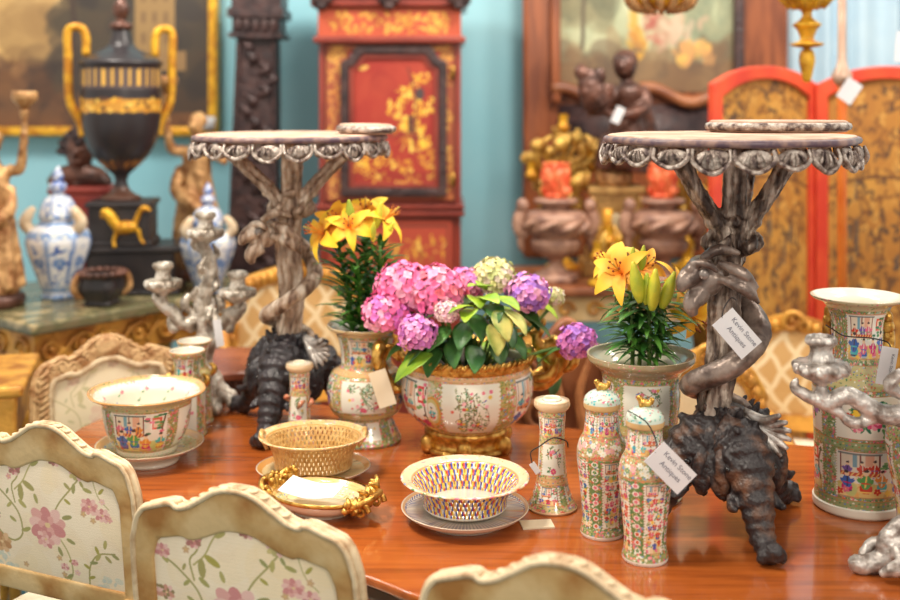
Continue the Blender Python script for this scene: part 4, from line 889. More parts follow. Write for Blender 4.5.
    cu, cvv = (X*1.2+.22)/.44, ((Z-z1)*1.38+.02)/.40
    pm = MB()
    for s in (-1, 1):
        F = gridfaces(ny, nx); F = F if s < 0 else [f[::-1] for f in F]
        pm.add((np.stack([X, s*(.004+dome), Z], -1).reshape(-1, 3), F), 0, c.sample(cu if s < 0 else 1-cu, cvv).reshape(-1, 3), shear)
    pm.build('back_panel', MT['cloth_paint'], t)
    # seat and legs
    sp = [(-h*.86, -.2), (h*.86, -.2), (h*1.02, 0), (h*1.05, .22), (0, .25), (-h*1.05, .22), (-h*1.02, 0)]
    sp = cr(sp, 5, True)
    bevel(one(prism(sp, .37, .43), 'seat_rail', MT[frame], t, False), .012, 3)
    V, F = prism(sp*.95, .43, .49); so = bevel(one((V, F), 'seat', mat('cream_seat_cloth', (232, 222, 200), (222, 208, 180), 30, rough=.85) if 'seatc' not in MT else MT['seatc'], t, True), .03, 4); MT.setdefault('seatc', so.data.materials[0])
    for s in (-1, 1):
        one(tube([(s*(h-.03), -.19, .42), (s*(h-.025), -.2, .25), (s*(h-.02), -.24, 0)], [.024, .02, .017], 10, 4), 'leg', MT[frame], t)
        one(tube([(s*h*.98, .2, .4), (s*h*1.02, .225, .3), (s*h*.95, .2, .12), (s*h*1.0, .225, .015), (s*h*1.01, .235, 0)], [.034, .028, .017, .018, .022], 10, 4), 'leg', MT[frame], t)
    return t
def along(lx, ly, rx, ry): return ((lx+rx)/2, (ly+ry)/2), math.atan2(ry-ly, rx-lx)
def place(lx, ly, rx, ry, k=1):
    (x, y), a = along(lx, ly, rx, ry); return (x-math.sin(a)*.245*k, y+math.cos(a)*.245*k, 0), a
GR = 'distressed cream floral chairs along the near side of the table'
lc, a = place(-1.055, 2.44, -.645, 2.255, .8); ch1 = build_chair('dining_chair', 'cream painted chair with floral embroidered back at the left edge of the photo', 'chair', lc, a, .46, GR)
lc, a = place(-.585, 2.055, -.155, 1.875); build_chair('dining_chair', 'cream painted floral backed chair in front, second from the left edge', 'chair', lc, a, .47, GR)
lc, a = place(-.045, 1.755, .39, 1.575); build_chair('dining_chair', 'cream painted chair at bottom centre with only its carved crest rail showing', 'chair', lc, a, .47, GR)
ch1.scale = (1, .8, 1)
lc, a = place(-.825, 3.30, -1.155, 3.06, .7)
ch4 = build_chair('dining_chair', 'carved gilt framed chair with pale cream back facing the camera behind the flared pot', 'chair', (lc[0], lc[1], 0), a, .42, None, 'gilt_frame', 'gilt_frame', True, .885, .065, 5, True)
ch4.scale = (1, .7, 1)

# gilt armchairs with lattice patterned cream backs (behind the table)
def lattice_canvas():
    c = Cv(60, 70, 6, (208, 162, 102), False); c.fog(0, 0, 60, 70, [(202, 154, 94), (214, 172, 116)], 30, 4, 10, .3)
    for k in range(-8, 16):
        for s in (1, -1):
            pts = [(k*9+s*(y*.72)+(.0 if s > 0 else 0)+.5*math.sin(y*.7), y) for y in np.linspace(0, 70, 60)]; c.line(pts, 1.7, (238, 212, 168))
    return c
def lattice_chair(label, px, Y, rz, w, ztop, name='armchair', lum=1.0):
    q = P(px, 0, Y); t = thing(name, label, 'armchair', (q.x, Y, 0), rz, None); h = w/2; z0 = .5
    us = np.linspace(-1, 1, 41); zo = ztop-.13*np.abs(us)**2.6-.02*np.abs(np.sin(us*4))
    zs = np.linspace(z0, zo[0], 12, endpoint=False)
    out = [(-h*(1-.06*math.sin((z-z0)*5)), z) for z in zs]+[(h*u, z) for u, z in zip(us, zo)]+[(h*(1-.06*math.sin((z-z0)*5)), z) for z in zs[::-1]]
    hi = h-.045; zi = zo-.05; zis = np.linspace(z0+.05, zi[0], 12, endpoint=False)
    inn = [(-hi*(1-.06*math.sin((z-z0)*5)), z) for z in zis]+[(hi*u, z) for u, z in zip(us, zi)]+[(hi*(1-.06*math.sin((z-z0)*5)), z) for z in zis[::-1]]
    fr = bevel(one(ring(out, inn, -.025, .025), 'back_frame', MT['gilt_wood'], t), .012, 3, 40)
    m = MB()
    for k in range(2, len(out)-2, 2):
        x, z = (out[k][0]+inn[k][0])/2, (out[k][1]+inn[k][1])/2
        for y in (-.026,): m.add(ell((x, y, z), (.016, .012, .022), 8, 6))
    m.add(scroll((0, -.03, ztop-.03), .04, 1.3, .013)); m.build('carving', MT['gilt_wood'], fr)
    c = lattice_canvas(); u, v = np.meshgrid(np.linspace(-1, 1, 130), np.linspace(0, 1, 130)); zt_ = np.interp(u, us, zi)+.006
    Z = z0+.04+v*(zt_-z0-.04); X = u*(hi+.004); dome = .03*np.sin(PI*(u+1)/2)**.6*np.sin(PI*v)**.6
    pm = MB()
    for s in (-1, 1):
        F = gridfaces(130, 130); pm.add((np.stack([X, s*(.005+dome), Z], -1).reshape(-1, 3), F if s < 0 else [f[::-1] for f in F]), 0, c.sample((X+.3)/.6, (Z-.45)/.7).reshape(-1, 3))
    pm.build('back_panel', MT['cloth_paint'], t)
    sp = cr([(-h*.9, 0), (h*.9, 0), (h*1.0, -.25), (h*.95, -.46), (-h*.95, -.46), (-h*1.0, -.25)], 5, True)
    bevel(one(prism(sp, .33, .40), 'seat_rail', MT['gilt_wood'], t, False), .012, 3)
    bevel(one(prism(sp*.95, .40, .47), 'seat', MT['seatc'], t, True), .03, 4)
    for s in (-1, 1):
        one(tube([(s*h*.95, 0, .78*ztop), (s*h*1.0, -.15, .70), (s*h*1.02, -.3, .67), (s*h*1.0, -.33, .62), (s*h*.95, -.28, .5), (s*h*.96, -.3, .38)], [.02, .022, .028, .024, .02, .024], 10, 4), 'arm', MT['gilt_wood'], t)
        for y, z in ((-.42, .36), (0, .52)): one(tube([(s*h*.9, y, z), (s*h*.96, y-.01, .3), (s*h*.86, y, .1), (s*h*.92, y-.01, 0)], [.034, .028, .017, .024], 10, 4), 'leg', MT['gilt_wood'], t)
    return t
lattice_chair('gilt armchair with cream lattice back behind the left silvered stand', 298, 4.12, .25, .56, 1.03)
lattice_chair('gilt armchair with cream lattice back, half hidden by the big cylindrical vase', 792, 3.78, -.3, .58, .90)
# plain cream backed chair between right stand and jardiniere
t = lattice_chair('gilt armchair with plain cream back standing behind the right elephant stand', 706, 3.28, -.1, .36, .90)
for ch in t.children:
    if ch.name.startswith('back_panel'):
        me = ch.data; n = len(me.vertices); cc = np.tile(np.r_[lin((240, 214, 172)), 1], (n, 1)).astype(np.float32); me.color_attributes['Col'].data.foreach_set('color', cc.ravel())
# carved walnut chair
q = P(568, 0, 3.3)
t = thing('carved_chair', 'brown carved walnut chair back seen between the gilt mounted bowl and the lidded jars', 'chair', (q.x, 3.32, 0), .1)
us = np.linspace(-1, 1, 33); h = .21; zo = .95-.16*np.abs(us)**2+.025*np.cos(us*7); zs = np.linspace(.42, zo[0], 10, endpoint=False)
out = [(-h*(.75+.25*(z-.42)/.37), z) for z in zs]+[(h*u, z) for u, z in zip(us, zo)]+[(h*(.75+.25*(z-.42)/.37), z) for z in zs[::-1]]
c3 = one(ring(out, [(x*.74, .48+(z-.42)*.80) for x, z in out], -.02, .02), 'back_frame', MT['walnut'], t, True); bevel(c3, .008)
V, F = prism([(x*.76, .47+(z-.42)*.81) for x, z in out], -.008, .008); one((mxz(V), F), 'splat', MT['walnut'], t, False)
m = MB()
for s in (-1, 1):
    m.add(scroll((s*.085, -.028, .7), .06, 1.5, .013, sgn=s)).add(scroll((s*.1, -.028, .56), .05, 1.4, .012, sgn=-s, a0=1)).add(scroll((s*.13, -.03, .83), .05, 1.3, .013, sgn=-s, a0=2))
    m.add(tube([(s*.02, -.03, .5), (s*.05, -.035, .6), (s*.03, -.03, .75), (s*.08, -.03, .9)], [.012, .018, .014, .008], 8, 4))
m.build('carving', mat('pale_carved_walnut', (186, 124, 78), (140, 86, 54), 14, rough=.35), t)
sp = cr([(-.18, 0), (.18, 0), (.2, -.22), (.19, -.42), (-.19, -.42), (-.2, -.22)], 4, True)
bevel(one(prism(sp, .36, .44), 'seat', MT['walnut'], t, False), .015, 3)
for x in (-.16, .16):
    for y in (-.38, -.02): one(tube([(x, y, .38), (x*1.05, y, .25), (x*.95, y, .1), (x*1.05, y, 0)], [.03, .024, .018, .024], 10, 3), 'leg', MT['walnut'], t)

# ================================================================ PAINTED PORCELAIN
def panels(c, n, y0, y1, kinds, gap=.22, ground=GOLDG, off=0):
    rose_ground(c, 0, y0, c.w, y1, ground); pw = c.w/n
    for i in range(n):
        x0 = (i+off)*pw+gap*pw/2; x1 = x0+pw*(1-gap); k = kinds[i % len(kinds)]
        {'s': scene, 'b': birds, 'f': flowers}[k](c, x0, y0+.03*(y1-y0), x1, y1-.03*(y1-y0))
        for s in range(int((y1-y0)/.55)): c.ell(x0, y0+.3+s*.55, .2, .2, WHITE); c.ell(x1, y0+.3+s*.55, .2, .2, WHITE)
FACE = -PI/2
def turned(name, label, cat, px, Y, prof, painter, nsec=4, group=None, z=TZ, parts=None, rot=0, **kw):
    """a porcelain thing whose first painted panel (of nsec) faces the camera; a single body mesh unless parts are asked for"""
    x = (px-450)/FPX*Y; r = FACE-PI/nsec+rot; V, F, C = pot_geo(prof, painter, **kw)
    if parts:
        t = thing(name, label, cat, (x, Y, z), r, group); MB().add((V, F), 0, C).build('body', MT['porcelain'], t); return t
    o = MB().add((V, F), 0, C).build(name, MT['porcelain']); o.location = (x, Y, z); o.rotation_euler = (0, 0, r); return tag(o, label, cat, group)
def face_inner(c):
    c.a[:] = (228, 224, 208)
    for i in range(10):
        x = (i+.5)*c.w/10; c.flower(x, .18*c.h, .5, rng.choice([PINK, (206, 110, 130)]), n=5); c.leaf(x+.6, .2*c.h, .9, .6, GREEN); c.ell(x+2, .3*c.h, .5, .2, rng.choice([BLUE, ORG, GREEN]), .6)
    c.rect(0, 0, c.w, .06*c.h, (214, 176, 120)); c.dots(0, 0, c.w, .1*c.h, 240, [PINK, GREEN, (226, 190, 110)], .12, .25)

# ---- flared planter and its footed saucer, left
def p_planter(c, zy):
    rose_ground(c, 0, 0, c.w, c.h, (196, 186, 128)); panels(c, 4, zy(.018), zy(.118), 'sb', .2, (164, 152, 100))
    band(c, 0, zy(.014), (214, 206, 180), [PINK, GREEN, INK], .5, .12); c.rect(0, zy(.118), c.w, c.h, (180, 180, 136)); c.dots(0, zy(.12), c.w, c.h, 500, FLCOL, .1, .26)
    c.rect(0, c.h-.3, c.w, c.h, (206, 150, 90))
sx, sY = (150-450)/FPX*2.66, 2.66
def p_dish(c, zy): c.a[:] = (224, 222, 210); c.dots(0, .5*c.h, c.w, c.h, 90, FLCOL, .1, .25)
def in_dish(c):
    c.a[:] = (226, 220, 204); c.rect(0, 0, c.w, .14*c.h, (216, 170, 108)); c.rect(0, .14*c.h, c.w, .44*c.h, (206, 196, 146)); c.dots(0, .14*c.h, c.w, .44*c.h, 420, FLCOL, .12, .32)
turned('saucer', 'white footed porcelain saucer under the flared planter at left', 'saucer', 150, 2.66, [(.068, 0), (.07, .006), (.062, .022), (.08, .026), (.11, .034), (.128, .046)], p_dish, 6, thick=.004, depth=.026, inner_painter=in_dish, rows=60, n=200)
turned('planter', 'large flared porcelain planter painted with court figures, at left on its saucer', 'planter', 147, 2.66, [(.07, 0), (.073, .006), (.071, .014, 1), (.086, .03), (.099, .06), (.105, .1), (.107, .118), (.114, .128), (.138, .142), (.139, .146)], p_planter, 4, z=TZ+.0275, inner_painter=face_inner, rfun=lambda T, Z: 1+.012*np.cos(6*T), rows=190, n=440, ppcm=24, rot=.1)
# ---- pair of slim cylindrical vases behind the planter
def p_slim(c, zy):
    rose_ground(c, 0, 0, c.w, c.h, (186, 178, 120)); panels(c, 3, zy(.015), zy(.128), 'bs', .3); panels(c, 3, zy(.15), zy(.205), 'sb', .34); band(c, zy(.13), zy(.148), (196, 180, 120), FLCOL); c.rect(0, c.h-.35, c.w, c.h, (214, 160, 100))
slim = [(.05, 0), (.052, .005, 1), (.049, .016), (.049, .09), (.046, .13), (.036, .148), (.032, .168), (.035, .194), (.045, .212), (.047, .22)]
def slim_vase(px, Y, label):
    t = turned('vase', label, 'vase', px, Y, slim, p_slim, 3, 'pair of slim vases behind the planter', parts=True, n=200, rows=140)
    m = MB()
    for k in range(4):
        a = PI/3+k*PI/2; 
        m.add(tube([(.045*math.cos(a), .045*math.sin(a), .125), (.054*math.cos(a), .054*math.sin(a), .14), (.05*math.cos(a), .05*math.sin(a), .152), (.04*math.cos(a), .04*math.sin(a), .158)], [.005, .009, .007, .003], 8, 3))
    m.build('gilt_relief', MT['gilt'], t)
slim_vase(187, 2.87, 'slim porcelain vase directly behind the planter, nearer the camera of the pair')
slim_vase(194.5, 2.985, 'slim porcelain vase farther back of the pair, just before the candelabrum')

# ---- gilt mounted bowl with hydrangea
def p_bowl(c, zy):
    rose_ground(c, 0, 0, c.w, c.h, (184, 168, 100)); y0, y1 = zy(.062), zy(.175); n = 6; pw = c.w/n
    for i in range(n):
        xm = (i+.5)*pw; k = i % 2
        if k == 0: birds(c, xm-pw*.40, y0, xm+pw*.40, y1)
        elif k == 1: scene(c, xm-pw*.30, y0, xm+pw*.36, y1, 5.2)
        if k == 0:
            xm = xm-pw*.58
            c.ell(xm, (y0+y1)/2, 2.2, 3.6, (206, 150, 70)); c.ell(xm, (y0+y1)/2, 1.75, 3, (196, 190, 130)); c.ell(xm, (y0+y1)/2, 1.3, 2.2, WHITE); fig(c, xm, (y0+y1)/2-1.7, 3, TURQ)
            xm = xm+pw*.58
        if k == 0:
            for s in range(14):
                for e in (-1, 1): c.ell(xm+e*pw*.40, y0+(s+.5)*(y1-y0)/14, .38, .38, WHITE)
    c.rect(0, 0, c.w, zy(.058), (206, 170, 120)); c.dots(0, 0, c.w, zy(.058), 500, FLCOL, .12, .3); band(c, zy(.178), zy(.192), (214, 170, 120), FLCOL, .6, .16)
bx, bY = (467-450)/FPX*2.77, 2.77
t = thing('mounted_bowl', 'large painted porcelain bowl with gilt rim, foot and dragon handles holding the hydrangea', 'bowl', (bx, bY, TZ), FACE-PI/6+.05)
t.scale = (1, 1, 1.13)
V, F, C = pot_geo([(.098, .045), (.102, .05), (.128, .066), (.152, .088), (.165, .12), (.167, .145), (.163, .17), (.158, .19), (.159, .196)], p_bowl, 22, 460, 200, depth=.075); MB().add((V, F), 0, C).build('body', MT['porcelain'], t)
m = MB().add(lathe([(.160, .188), (.166, .192), (.164, .198), (.168, .204), (.169, .214), (.164, .214), (.156, .204), (.155, .196)], 96, caps=False))
for i in range(60): a = i*2*PI/60; m.add(tube([(.168*math.cos(a), .168*math.sin(a), .203), (.172*math.cos(a+.03), .172*math.sin(a+.03), .212), (.166*math.cos(a+.08), .166*math.sin(a+.08), .216)], [.003, .005, .003], 6, 3))
m.build('rim_mount', MT['gilt'], t)
m = MB().add(lathe([(.105, 0), (.112, .004), (.11, .012), (.1, .016), (.098, .03), (.104, .036), (.108, .044), (.104, .052), (.1, .05)], 72, k=2))
for i in range(6):
    a = i*PI/3+.4; m.add(ell((.108*math.cos(a), .108*math.sin(a), .02), (.02, .02, .022), 10, 8)); m.add(tube([(.11*math.cos(a-.12), .11*math.sin(a-.12), .01), (.116*math.cos(a), .116*math.sin(a), .03), (.11*math.cos(a+.12), .11*math.sin(a+.12), .012)], [.006, .009, .006], 8, 3))
m.build('foot_mount', MT['gilt'], t)
for k, s in enumerate((0, PI)):
    a = -(FACE-PI/6+.05)+(.12 if s == 0 else .1)+s; d = np.array((math.cos(a), math.sin(a), 0)); e = np.array((-d[1], d[0], 0)); U = np.array((0, 0, 1.)); gk = 1.62 if s == 0 else 1; pt = lambda r, z, q=0, gk=gk: d*(.162+(r-.162)*gk)+U*z+e*q*gk
    organic([tube([pt(.162, .13), pt(.185, .135), pt(.21, .17), pt(.215, .205), pt(.195, .22), pt(.178, .215), pt(.172, .24), pt(.178, .258)], np.array([.008, .012, .013, .014, .015, .012, .011, .006])*(1.25 if s == 0 else 1), 9, 4), ell(pt(.176, .252), (.014, .014, .012)), tube([pt(.176, .252), pt(.158, .25)], [.009, .005], 7, 2),
             tube([pt(.2, .21, .0), pt(.222, .225, .02), pt(.225, .19, .03), pt(.21, .165, .02)], [.007, .016, .013, .004], 8, 4), tube([pt(.2, .21, -.0), pt(.222, .225, -.02), pt(.225, .19, -.03), pt(.21, .165, -.02)], [.007, .016, .013, .004], 8, 4), tube([pt(.178, .258), pt(.185, .275), pt(.175, .282)], [.007, .006, .003], 7, 3), tube([pt(.165, .2), pt(.18, .21)], [.012, .012], 8, 2)]+([ell(pt(.192, .19), (.018, .022, .036)), ell(pt(.2, .225), (.022, .02, .02)), tube([pt(.165, .15, .012), pt(.19, .16, .02), pt(.2, .2, .024)], [.008, .014, .006], 8, 3), tube([pt(.165, .15, -.012), pt(.19, .16, -.02), pt(.2, .2, -.024)], [.008, .014, .006], 8, 3)] if s == 0 else []),
            'handle', MT['gilt'], t, .004, 1)

# ---- beaker vase with yellow lilies, left of the bowl
def p_gu(c, zy):
    rose_ground(c, 0, 0, c.w, c.h, (160, 164, 108)); panels(c, 4, zy(.018), zy(.064), 'bs', .3, (150, 170, 116)); panels(c, 4, zy(.088), zy(.172), 'bs', .24, (188, 178, 116)); panels(c, 4, zy(.2), zy(.27), 'sb', .24)
    band(c, zy(.068), zy(.085), (196, 180, 120), FLCOL); band(c, zy(.178), zy(.19), (206, 170, 120), FLCOL); c.rect(0, zy(.275), c.w, c.h, (196, 170, 124)); c.dots(0, zy(.275), c.w, c.h, 160, FLCOL, .1, .25)
turned('vase', 'beaker shaped porcelain vase with waisted foot holding yellow lilies, left of the bowl', 'vase', 366, 2.83, [(.088, 0), (.091, .006, 1), (.084, .02), (.071, .05), (.07, .066, 1), (.086, .075), (.097, .10), (.099, .14), (.09, .172), (.07, .187, 1), (.064, .2), (.066, .24), (.078, .275), (.098, .289), (.1, .296)], p_gu, 4, n=300, rows=240, depth=.12)
# ---- jardiniere vase with orange lilies, right
def p_jar2(c, zy):
    rose_ground(c, 0, 0, c.w, c.h, (176, 178, 118)); panels(c, 4, zy(.02), zy(.15), 'sb', .24); panels(c, 4, zy(.172), zy(.265), 'bs', .22); band(c, zy(.152), zy(.17), (196, 180, 120), FLCOL)
    c.rect(0, zy(.275), c.w, c.h, (160, 140, 106)); c.dots(0, zy(.275), c.w, c.h, 400, [(150, 160, 120), (206, 190, 150), PINK, (120, 140, 100), (176, 140, 110)], .1, .25)
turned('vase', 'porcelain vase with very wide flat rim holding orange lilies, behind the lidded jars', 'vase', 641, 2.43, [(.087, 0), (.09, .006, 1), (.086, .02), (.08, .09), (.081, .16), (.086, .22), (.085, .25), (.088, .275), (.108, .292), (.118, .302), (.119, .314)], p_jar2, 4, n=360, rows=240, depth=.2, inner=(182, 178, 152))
# ---- big cylindrical vase, right
def p_big(c, zy):
    rose_ground(c, 0, 0, c.w, c.h, (122, 152, 104), 1.1); panels(c, 3, zy(.045), zy(.145), 's', .2, (150, 160, 110)); panels(c, 3, zy(.165), zy(.262), 'f', .2, (150, 160, 110)); panels(c, 3, zy(.325), zy(.425), 's', .3, (150, 156, 106))
    band(c, zy(.147), zy(.162), (150, 170, 120), FLCOL, .55, .2); band(c, zy(.27), zy(.315), (196, 186, 132), FLCOL, .4, .2); c.dots(0, zy(.27), c.w, zy(.315), 500, FLCOL, .1, .3); c.rect(0, 0, c.w, zy(.022), (236, 230, 214)); band(c, zy(.024), zy(.04), (150, 160, 110), FLCOL, .5, .2)
    c.rect(0, zy(.43), c.w, c.h, (206, 196, 160)); c.dots(0, zy(.43), c.w, c.h, 200, [GREEN, PINK, (214, 200, 150)], .1, .3)
t = turned('vase', 'tall cylindrical porcelain vase with flared white mouth at right, behind the silver candelabrum arm', 'vase', 858, 2.37, [(.089, 0), (.094, .006), (.094, .02, 1), (.09, .03), (.0905, .12), (.093, .2), (.095, .26), (.088, .285), (.066, .303), (.058, .32), (.055, .36), (.057, .405), (.07, .435), (.094, .447), (.099, .453)], p_big, 3, parts=True, n=420, rows=320, inner=(236, 230, 212))
m = MB()
for k in range(2):
    a = PI/3+.95*PI/3+k*PI; d = np.array((math.cos(a), math.sin(a), 0)); m = MB()
    for z, r in ((.33, .012), (.35, .014), (.37, .011), (.392, .013), (.41, .01)): m.add(ell(d*.062+np.array((0, 0, z)), (r, r, .016), 10, 8))
    m.add(tube([d*.058+np.array((0, 0, .31)), d*.066+np.array((0, 0, .36)), d*.062+np.array((0, 0, .42))], [.006, .01, .005], 8, 4)); m.build('lion_handle', MT['gilt'], t)
def p_edge(c, zy): rose_ground(c, 0, 0, c.w, c.h, (170, 176, 116)); panels(c, 3, zy(.03), zy(.2), 'sb', .3)
turned('vase', 'painted porcelain vase cut by the right edge of the photo, behind the silver candelabrum', 'vase', 450+.945/2.2*FPX, 2.2, [(.05, 0), (.052, .008, 1), (.048, .02), (.052, .08), (.066, .15), (.07, .2), (.06, .23), (.04, .25), (.034, .28), (.044, .31)], p_edge, 3, n=240, rows=160)

# ---- pair of lidded baluster jars
def p_lid(c, zy):
    c.a[:] = (206, 222, 208); c.rect(0, 0, c.w, .22*c.h, (206, 170, 116)); c.dots(0, .24*c.h, c.w, .95*c.h, 120, [TURQ, (140, 190, 170), PINK, GREEN, (206, 150, 150)], .12, .3)
def p_balu(c, zy):
    rose_ground(c, 0, 0, c.w, c.h, (150, 154, 96)); panels(c, 4, zy(.02), zy(.16), 's', .44, (104, 134, 80)); panels(c, 4, zy(.204), zy(.246), 's', .12, (216, 210, 180))
    for i in range(4):
        x = i*c.w/4
        for s in range(9): c.ell(x, zy(.02)+(s+.5)*(zy(.16)-zy(.02))/9, .62, .5, (230, 226, 212)); c.flower(x, zy(.02)+(s+.5)*(zy(.16)-zy(.02))/9, .35, rng.choice([PINK, GREEN, RED]), n=5)
    rose_ground(c, 0, zy(.163), c.w, zy(.2), (190, 160, 108)); [c.flower(rng.uniform(0, c.w), zy(.181)+rng.uniform(-.9, .9), .55, rng.choice([WHITE, (220, 214, 196), (226, 170, 170), (120, 150, 110)]), n=6) for _ in range(46)]; c.line([(0, zy(.163)), (c.w, zy(.163))], .16, (196, 128, 90)); c.line([(0, zy(.2)), (c.w, zy(.2))], .16, (196, 128, 90)); c.rect(0, 0, c.w, zy(.007), (232, 222, 210))
balu = [(.0425, 0), (.044, .005), (.043, .012, 1), (.0405, .025), (.0405, .05), (.045, .10), (.050, .145), (.0505, .168), (.046, .188), (.038, .204), (.0345, .225), (.033, .244), (.0345, .252)]
def lidded(px, Y, label, rot=0):
    t = turned('lidded_jar', label, 'jar', px, Y, balu, p_balu, 4, 'pair of lidded baluster jars', parts=True, n=260, rows=250, rot=rot)
    V, F, C = pot_geo([(.0355, .2525), (.037, .256), (.037, .266), (.034, .276), (.022, .286), (.006, .290)], p_lid, 22, 120, 40, depth=.254, thick=.003); ld = MB().add((V, F), 0, C).build('lid', MT['porcelain'], t)
    organic([ell((0, 0, .296), (.009, .014, .008)), ell((0, -.011, .304), (.006, .007, .006)), tube([(0, .012, .296), (0, .016, .304), (0, .01, .308)], [.004, .004, .002], 6, 3), ell((-.006, -.005, .291), (.005, .005, .006)), ell((.006, -.005, .291), (.005, .005, .006))], 'finial', MT['gilt'], ld, .002, 1)
lidded(602, 2.22, 'lidded porcelain jar without a tag, standing left and behind its twin', .35)
lidded(645, 2.10, 'lidded porcelain jar with a white price tag, nearest the camera of the two', .25)

# ---- porcelain candlesticks
def p_stick(c, zy):
    rose_ground(c, 0, 0, c.w, c.h, (206, 186, 130)); panels(c, 3, zy(.075), zy(.145), 'b', .2, (206, 176, 120)); panels(c, 3, zy(.158), zy(.2), 's', .2, (206, 160, 120)); panels(c, 4, zy(.018), zy(.055), 's', .3); band(c, zy(.058), zy(.07), (214, 170, 120), FLCOL, .5, .16); c.rect(0, zy(.21), c.w, c.h, (214, 184, 146)); c.rect(0, 0, c.w, zy(.006), (226, 190, 150))
stick = [(.052, 0), (.0545, .004, 1), (.05, .012), (.04, .034), (.032, .07), (.0285, .12), (.0275, .17), (.0295, .2), (.029, .208, 1), (.036, .214), (.039, .222), (.037, .231)]
def candlestick(px, Y, label, s=1.0):
    t = turned('candlestick', label, 'candlestick', px, Y, [(q[0]*s, q[1]*s)+tuple(q[2:]) for q in stick], (lambda c, zy: p_stick(c, lambda z: zy(z*s))), 3, parts=True, n=200, rows=220, depth=.2*s, thick=.016*s, refr=.032*s)
    one(lathe([(.0205*s, .2315*s), (.018*s, .236*s), (.0155*s, .2325*s), (.0155*s, .21*s)], 32, caps=False), 'socket_rim', MT['porcelain'], t, col=lin((236, 222, 196))); return t
candlestick(552, 2.36, 'porcelain candlestick with spreading foot standing between the bowl and lidded jars')
t = candlestick(299.5, 2.78, 'smaller porcelain candlestick with relief lizard, before the left black elephant stand', .9)
m = MB()
for a, z in ((2.1, .1), (3.4, .115), (4.4, .09), (5.6, .11), (1, .1)): m.add(tube([(.026*math.cos(a), .026*math.sin(a), z), (.034*math.cos(a+.2), .034*math.sin(a+.2), z+.012), (.027*math.cos(a+.7), .027*math.sin(a+.7), z+.018)], [.003, .007, .003], 7, 3))
m.build('relief', mat('relief_glaze', (206, 130, 100), (120, 120, 90), 60, rough=.25), t)

# ---- pierced baskets and stands
def pierced(r0, z0, r1, z1, cols, rows, sub=4, oval=1.0, curve=.006, wide=False):
    n = cols*sub; R = rows*sub+1; th = np.linspace(0, 2*PI, n, endpoint=False); tt = np.linspace(0, 1, R)
    rr = r0+(r1-r0)*tt-curve*np.sin(PI*tt); zz = z0+(z1-z0)*tt
    V = np.stack([rr[:, None]*np.cos(th), oval*rr[:, None]*np.sin(th), np.repeat(zz[:, None], n, 1)], -1).reshape(-1, 3); F = []
    for i in range(R-1):
        k = i//sub
        for j in range(n):
            jj = (j+(sub//2 if k % 2 else 0)) % sub
            if 1 <= i % sub <= sub-1 and (jj == 1 or (wide and 1 <= jj <= sub-2)) and 0 < i < R-2: continue
            F.append((i*n+j, i*n+(j+1) % n, (i+1)*n+(j+1) % n, (i+1)*n+j))
    return V, F, n, R
GB = mat('gold_basket_glaze', (214, 176, 112), (186, 140, 76), 80, rough=.3, metal=.15, coat=.3)
gx, gY = (313.5-450)/FPX*2.55, 2.55
t = thing('pierced_basket', 'oval gold coloured pierced basket on its own stand, before the small candlestick', 'basket', (gx, gY, TZ+.021), .08)
V, F, n, R = pierced(.088, .004, .108, .07, 56, 6, 4, .86); w_ = one((V, F), 'wall', GB, t); s = w_.modifiers.new('s', 'SOLIDIFY'); s.thickness = .003; s.offset = 0
one(lathe([(.0005, .002), (.088, .002), (.09, .006), (.088, .009), (.0005, .008)], 80, lambda T, Z: np.sqrt(np.cos(T)**2+(.86*np.sin(T))**2)*0+1), 'floor', mat('cream_glaze', (226, 206, 166), (214, 190, 146), 30, rough=.25), t).scale = (1, .86, 1)
def p_rim(c, zy): c.a[:] = (222, 186, 130); c.dots(0, .1*c.h, c.w, .9*c.h, 420, FLCOL+[(226, 200, 150)], .12, .3); c.rect(0, .88*c.h, c.w, c.h, (206, 150, 80)); c.rect(0, 0, c.w, .1*c.h, (206, 150, 80))
def flange(prof, painter, ppcm=14, n=240, oval=1.0):
    p, L = resample(profile(prof), 24); c = Cv(2*PI*p[0, 0]*100, L*100, ppcm, WHITE); painter(c, None); th = np.linspace(0, 2*PI, n, endpoint=False)
    V = np.stack([p[:, 0][:, None]*np.cos(th), oval*p[:, 0][:, None]*np.sin(th), np.repeat(p[:, 1][:, None], n, 1)], -1).reshape(-1, 3)
    return V, gridfaces(24, n, True), c.sample(np.tile(th/2/PI, (24, 1)), np.repeat(np.linspace(0, 1, 24)[:, None], n, 1)).reshape(-1, 3)
V, F, C = flange([(.107, .068), (.11, .073), (.124, .079), (.126, .078), (.126, .075), (.112, .068), (.107, .066)], p_rim, oval=.88); MB().add((V, F), 0, C).build('rim', MT['porcelain'], t)
for s in (-1, 1): one(tube([(s*.104, -.03, .055), (s*.118, -.02, .08), (s*.119, 0, .086), (s*.118, .02, .08), (s*.104, .03, .055)], [.004, .005, .006, .005, .004], 8, 5), 'twig_handle', GB, t)
def in_stand(c): c.a[:] = (214, 190, 140); c.dots(0, 0, c.w, .6*c.h, 500, FLCOL, .12, .3); c.rect(0, 0, c.w, .1*c.h, (206, 150, 80)); c.rect(0, .3*c.h, c.w, .42*c.h, (120, 170, 120))
def p_plain(c, zy): c.a[:] = (226, 220, 206)
o = turned('basket_stand', 'oval porcelain stand with gold edge beneath the gold coloured pierced basket', 'dish', 313.5, 2.55, [(.08, 0), (.082, .005), (.09, .008), (.115, .014), (.132, .026)], p_plain, 4, thick=.004, depth=.016, inner_painter=in_stand, rows=40, n=200); o.rotation_euler = (0, 0, .08); o.scale = (1, .86, 1)
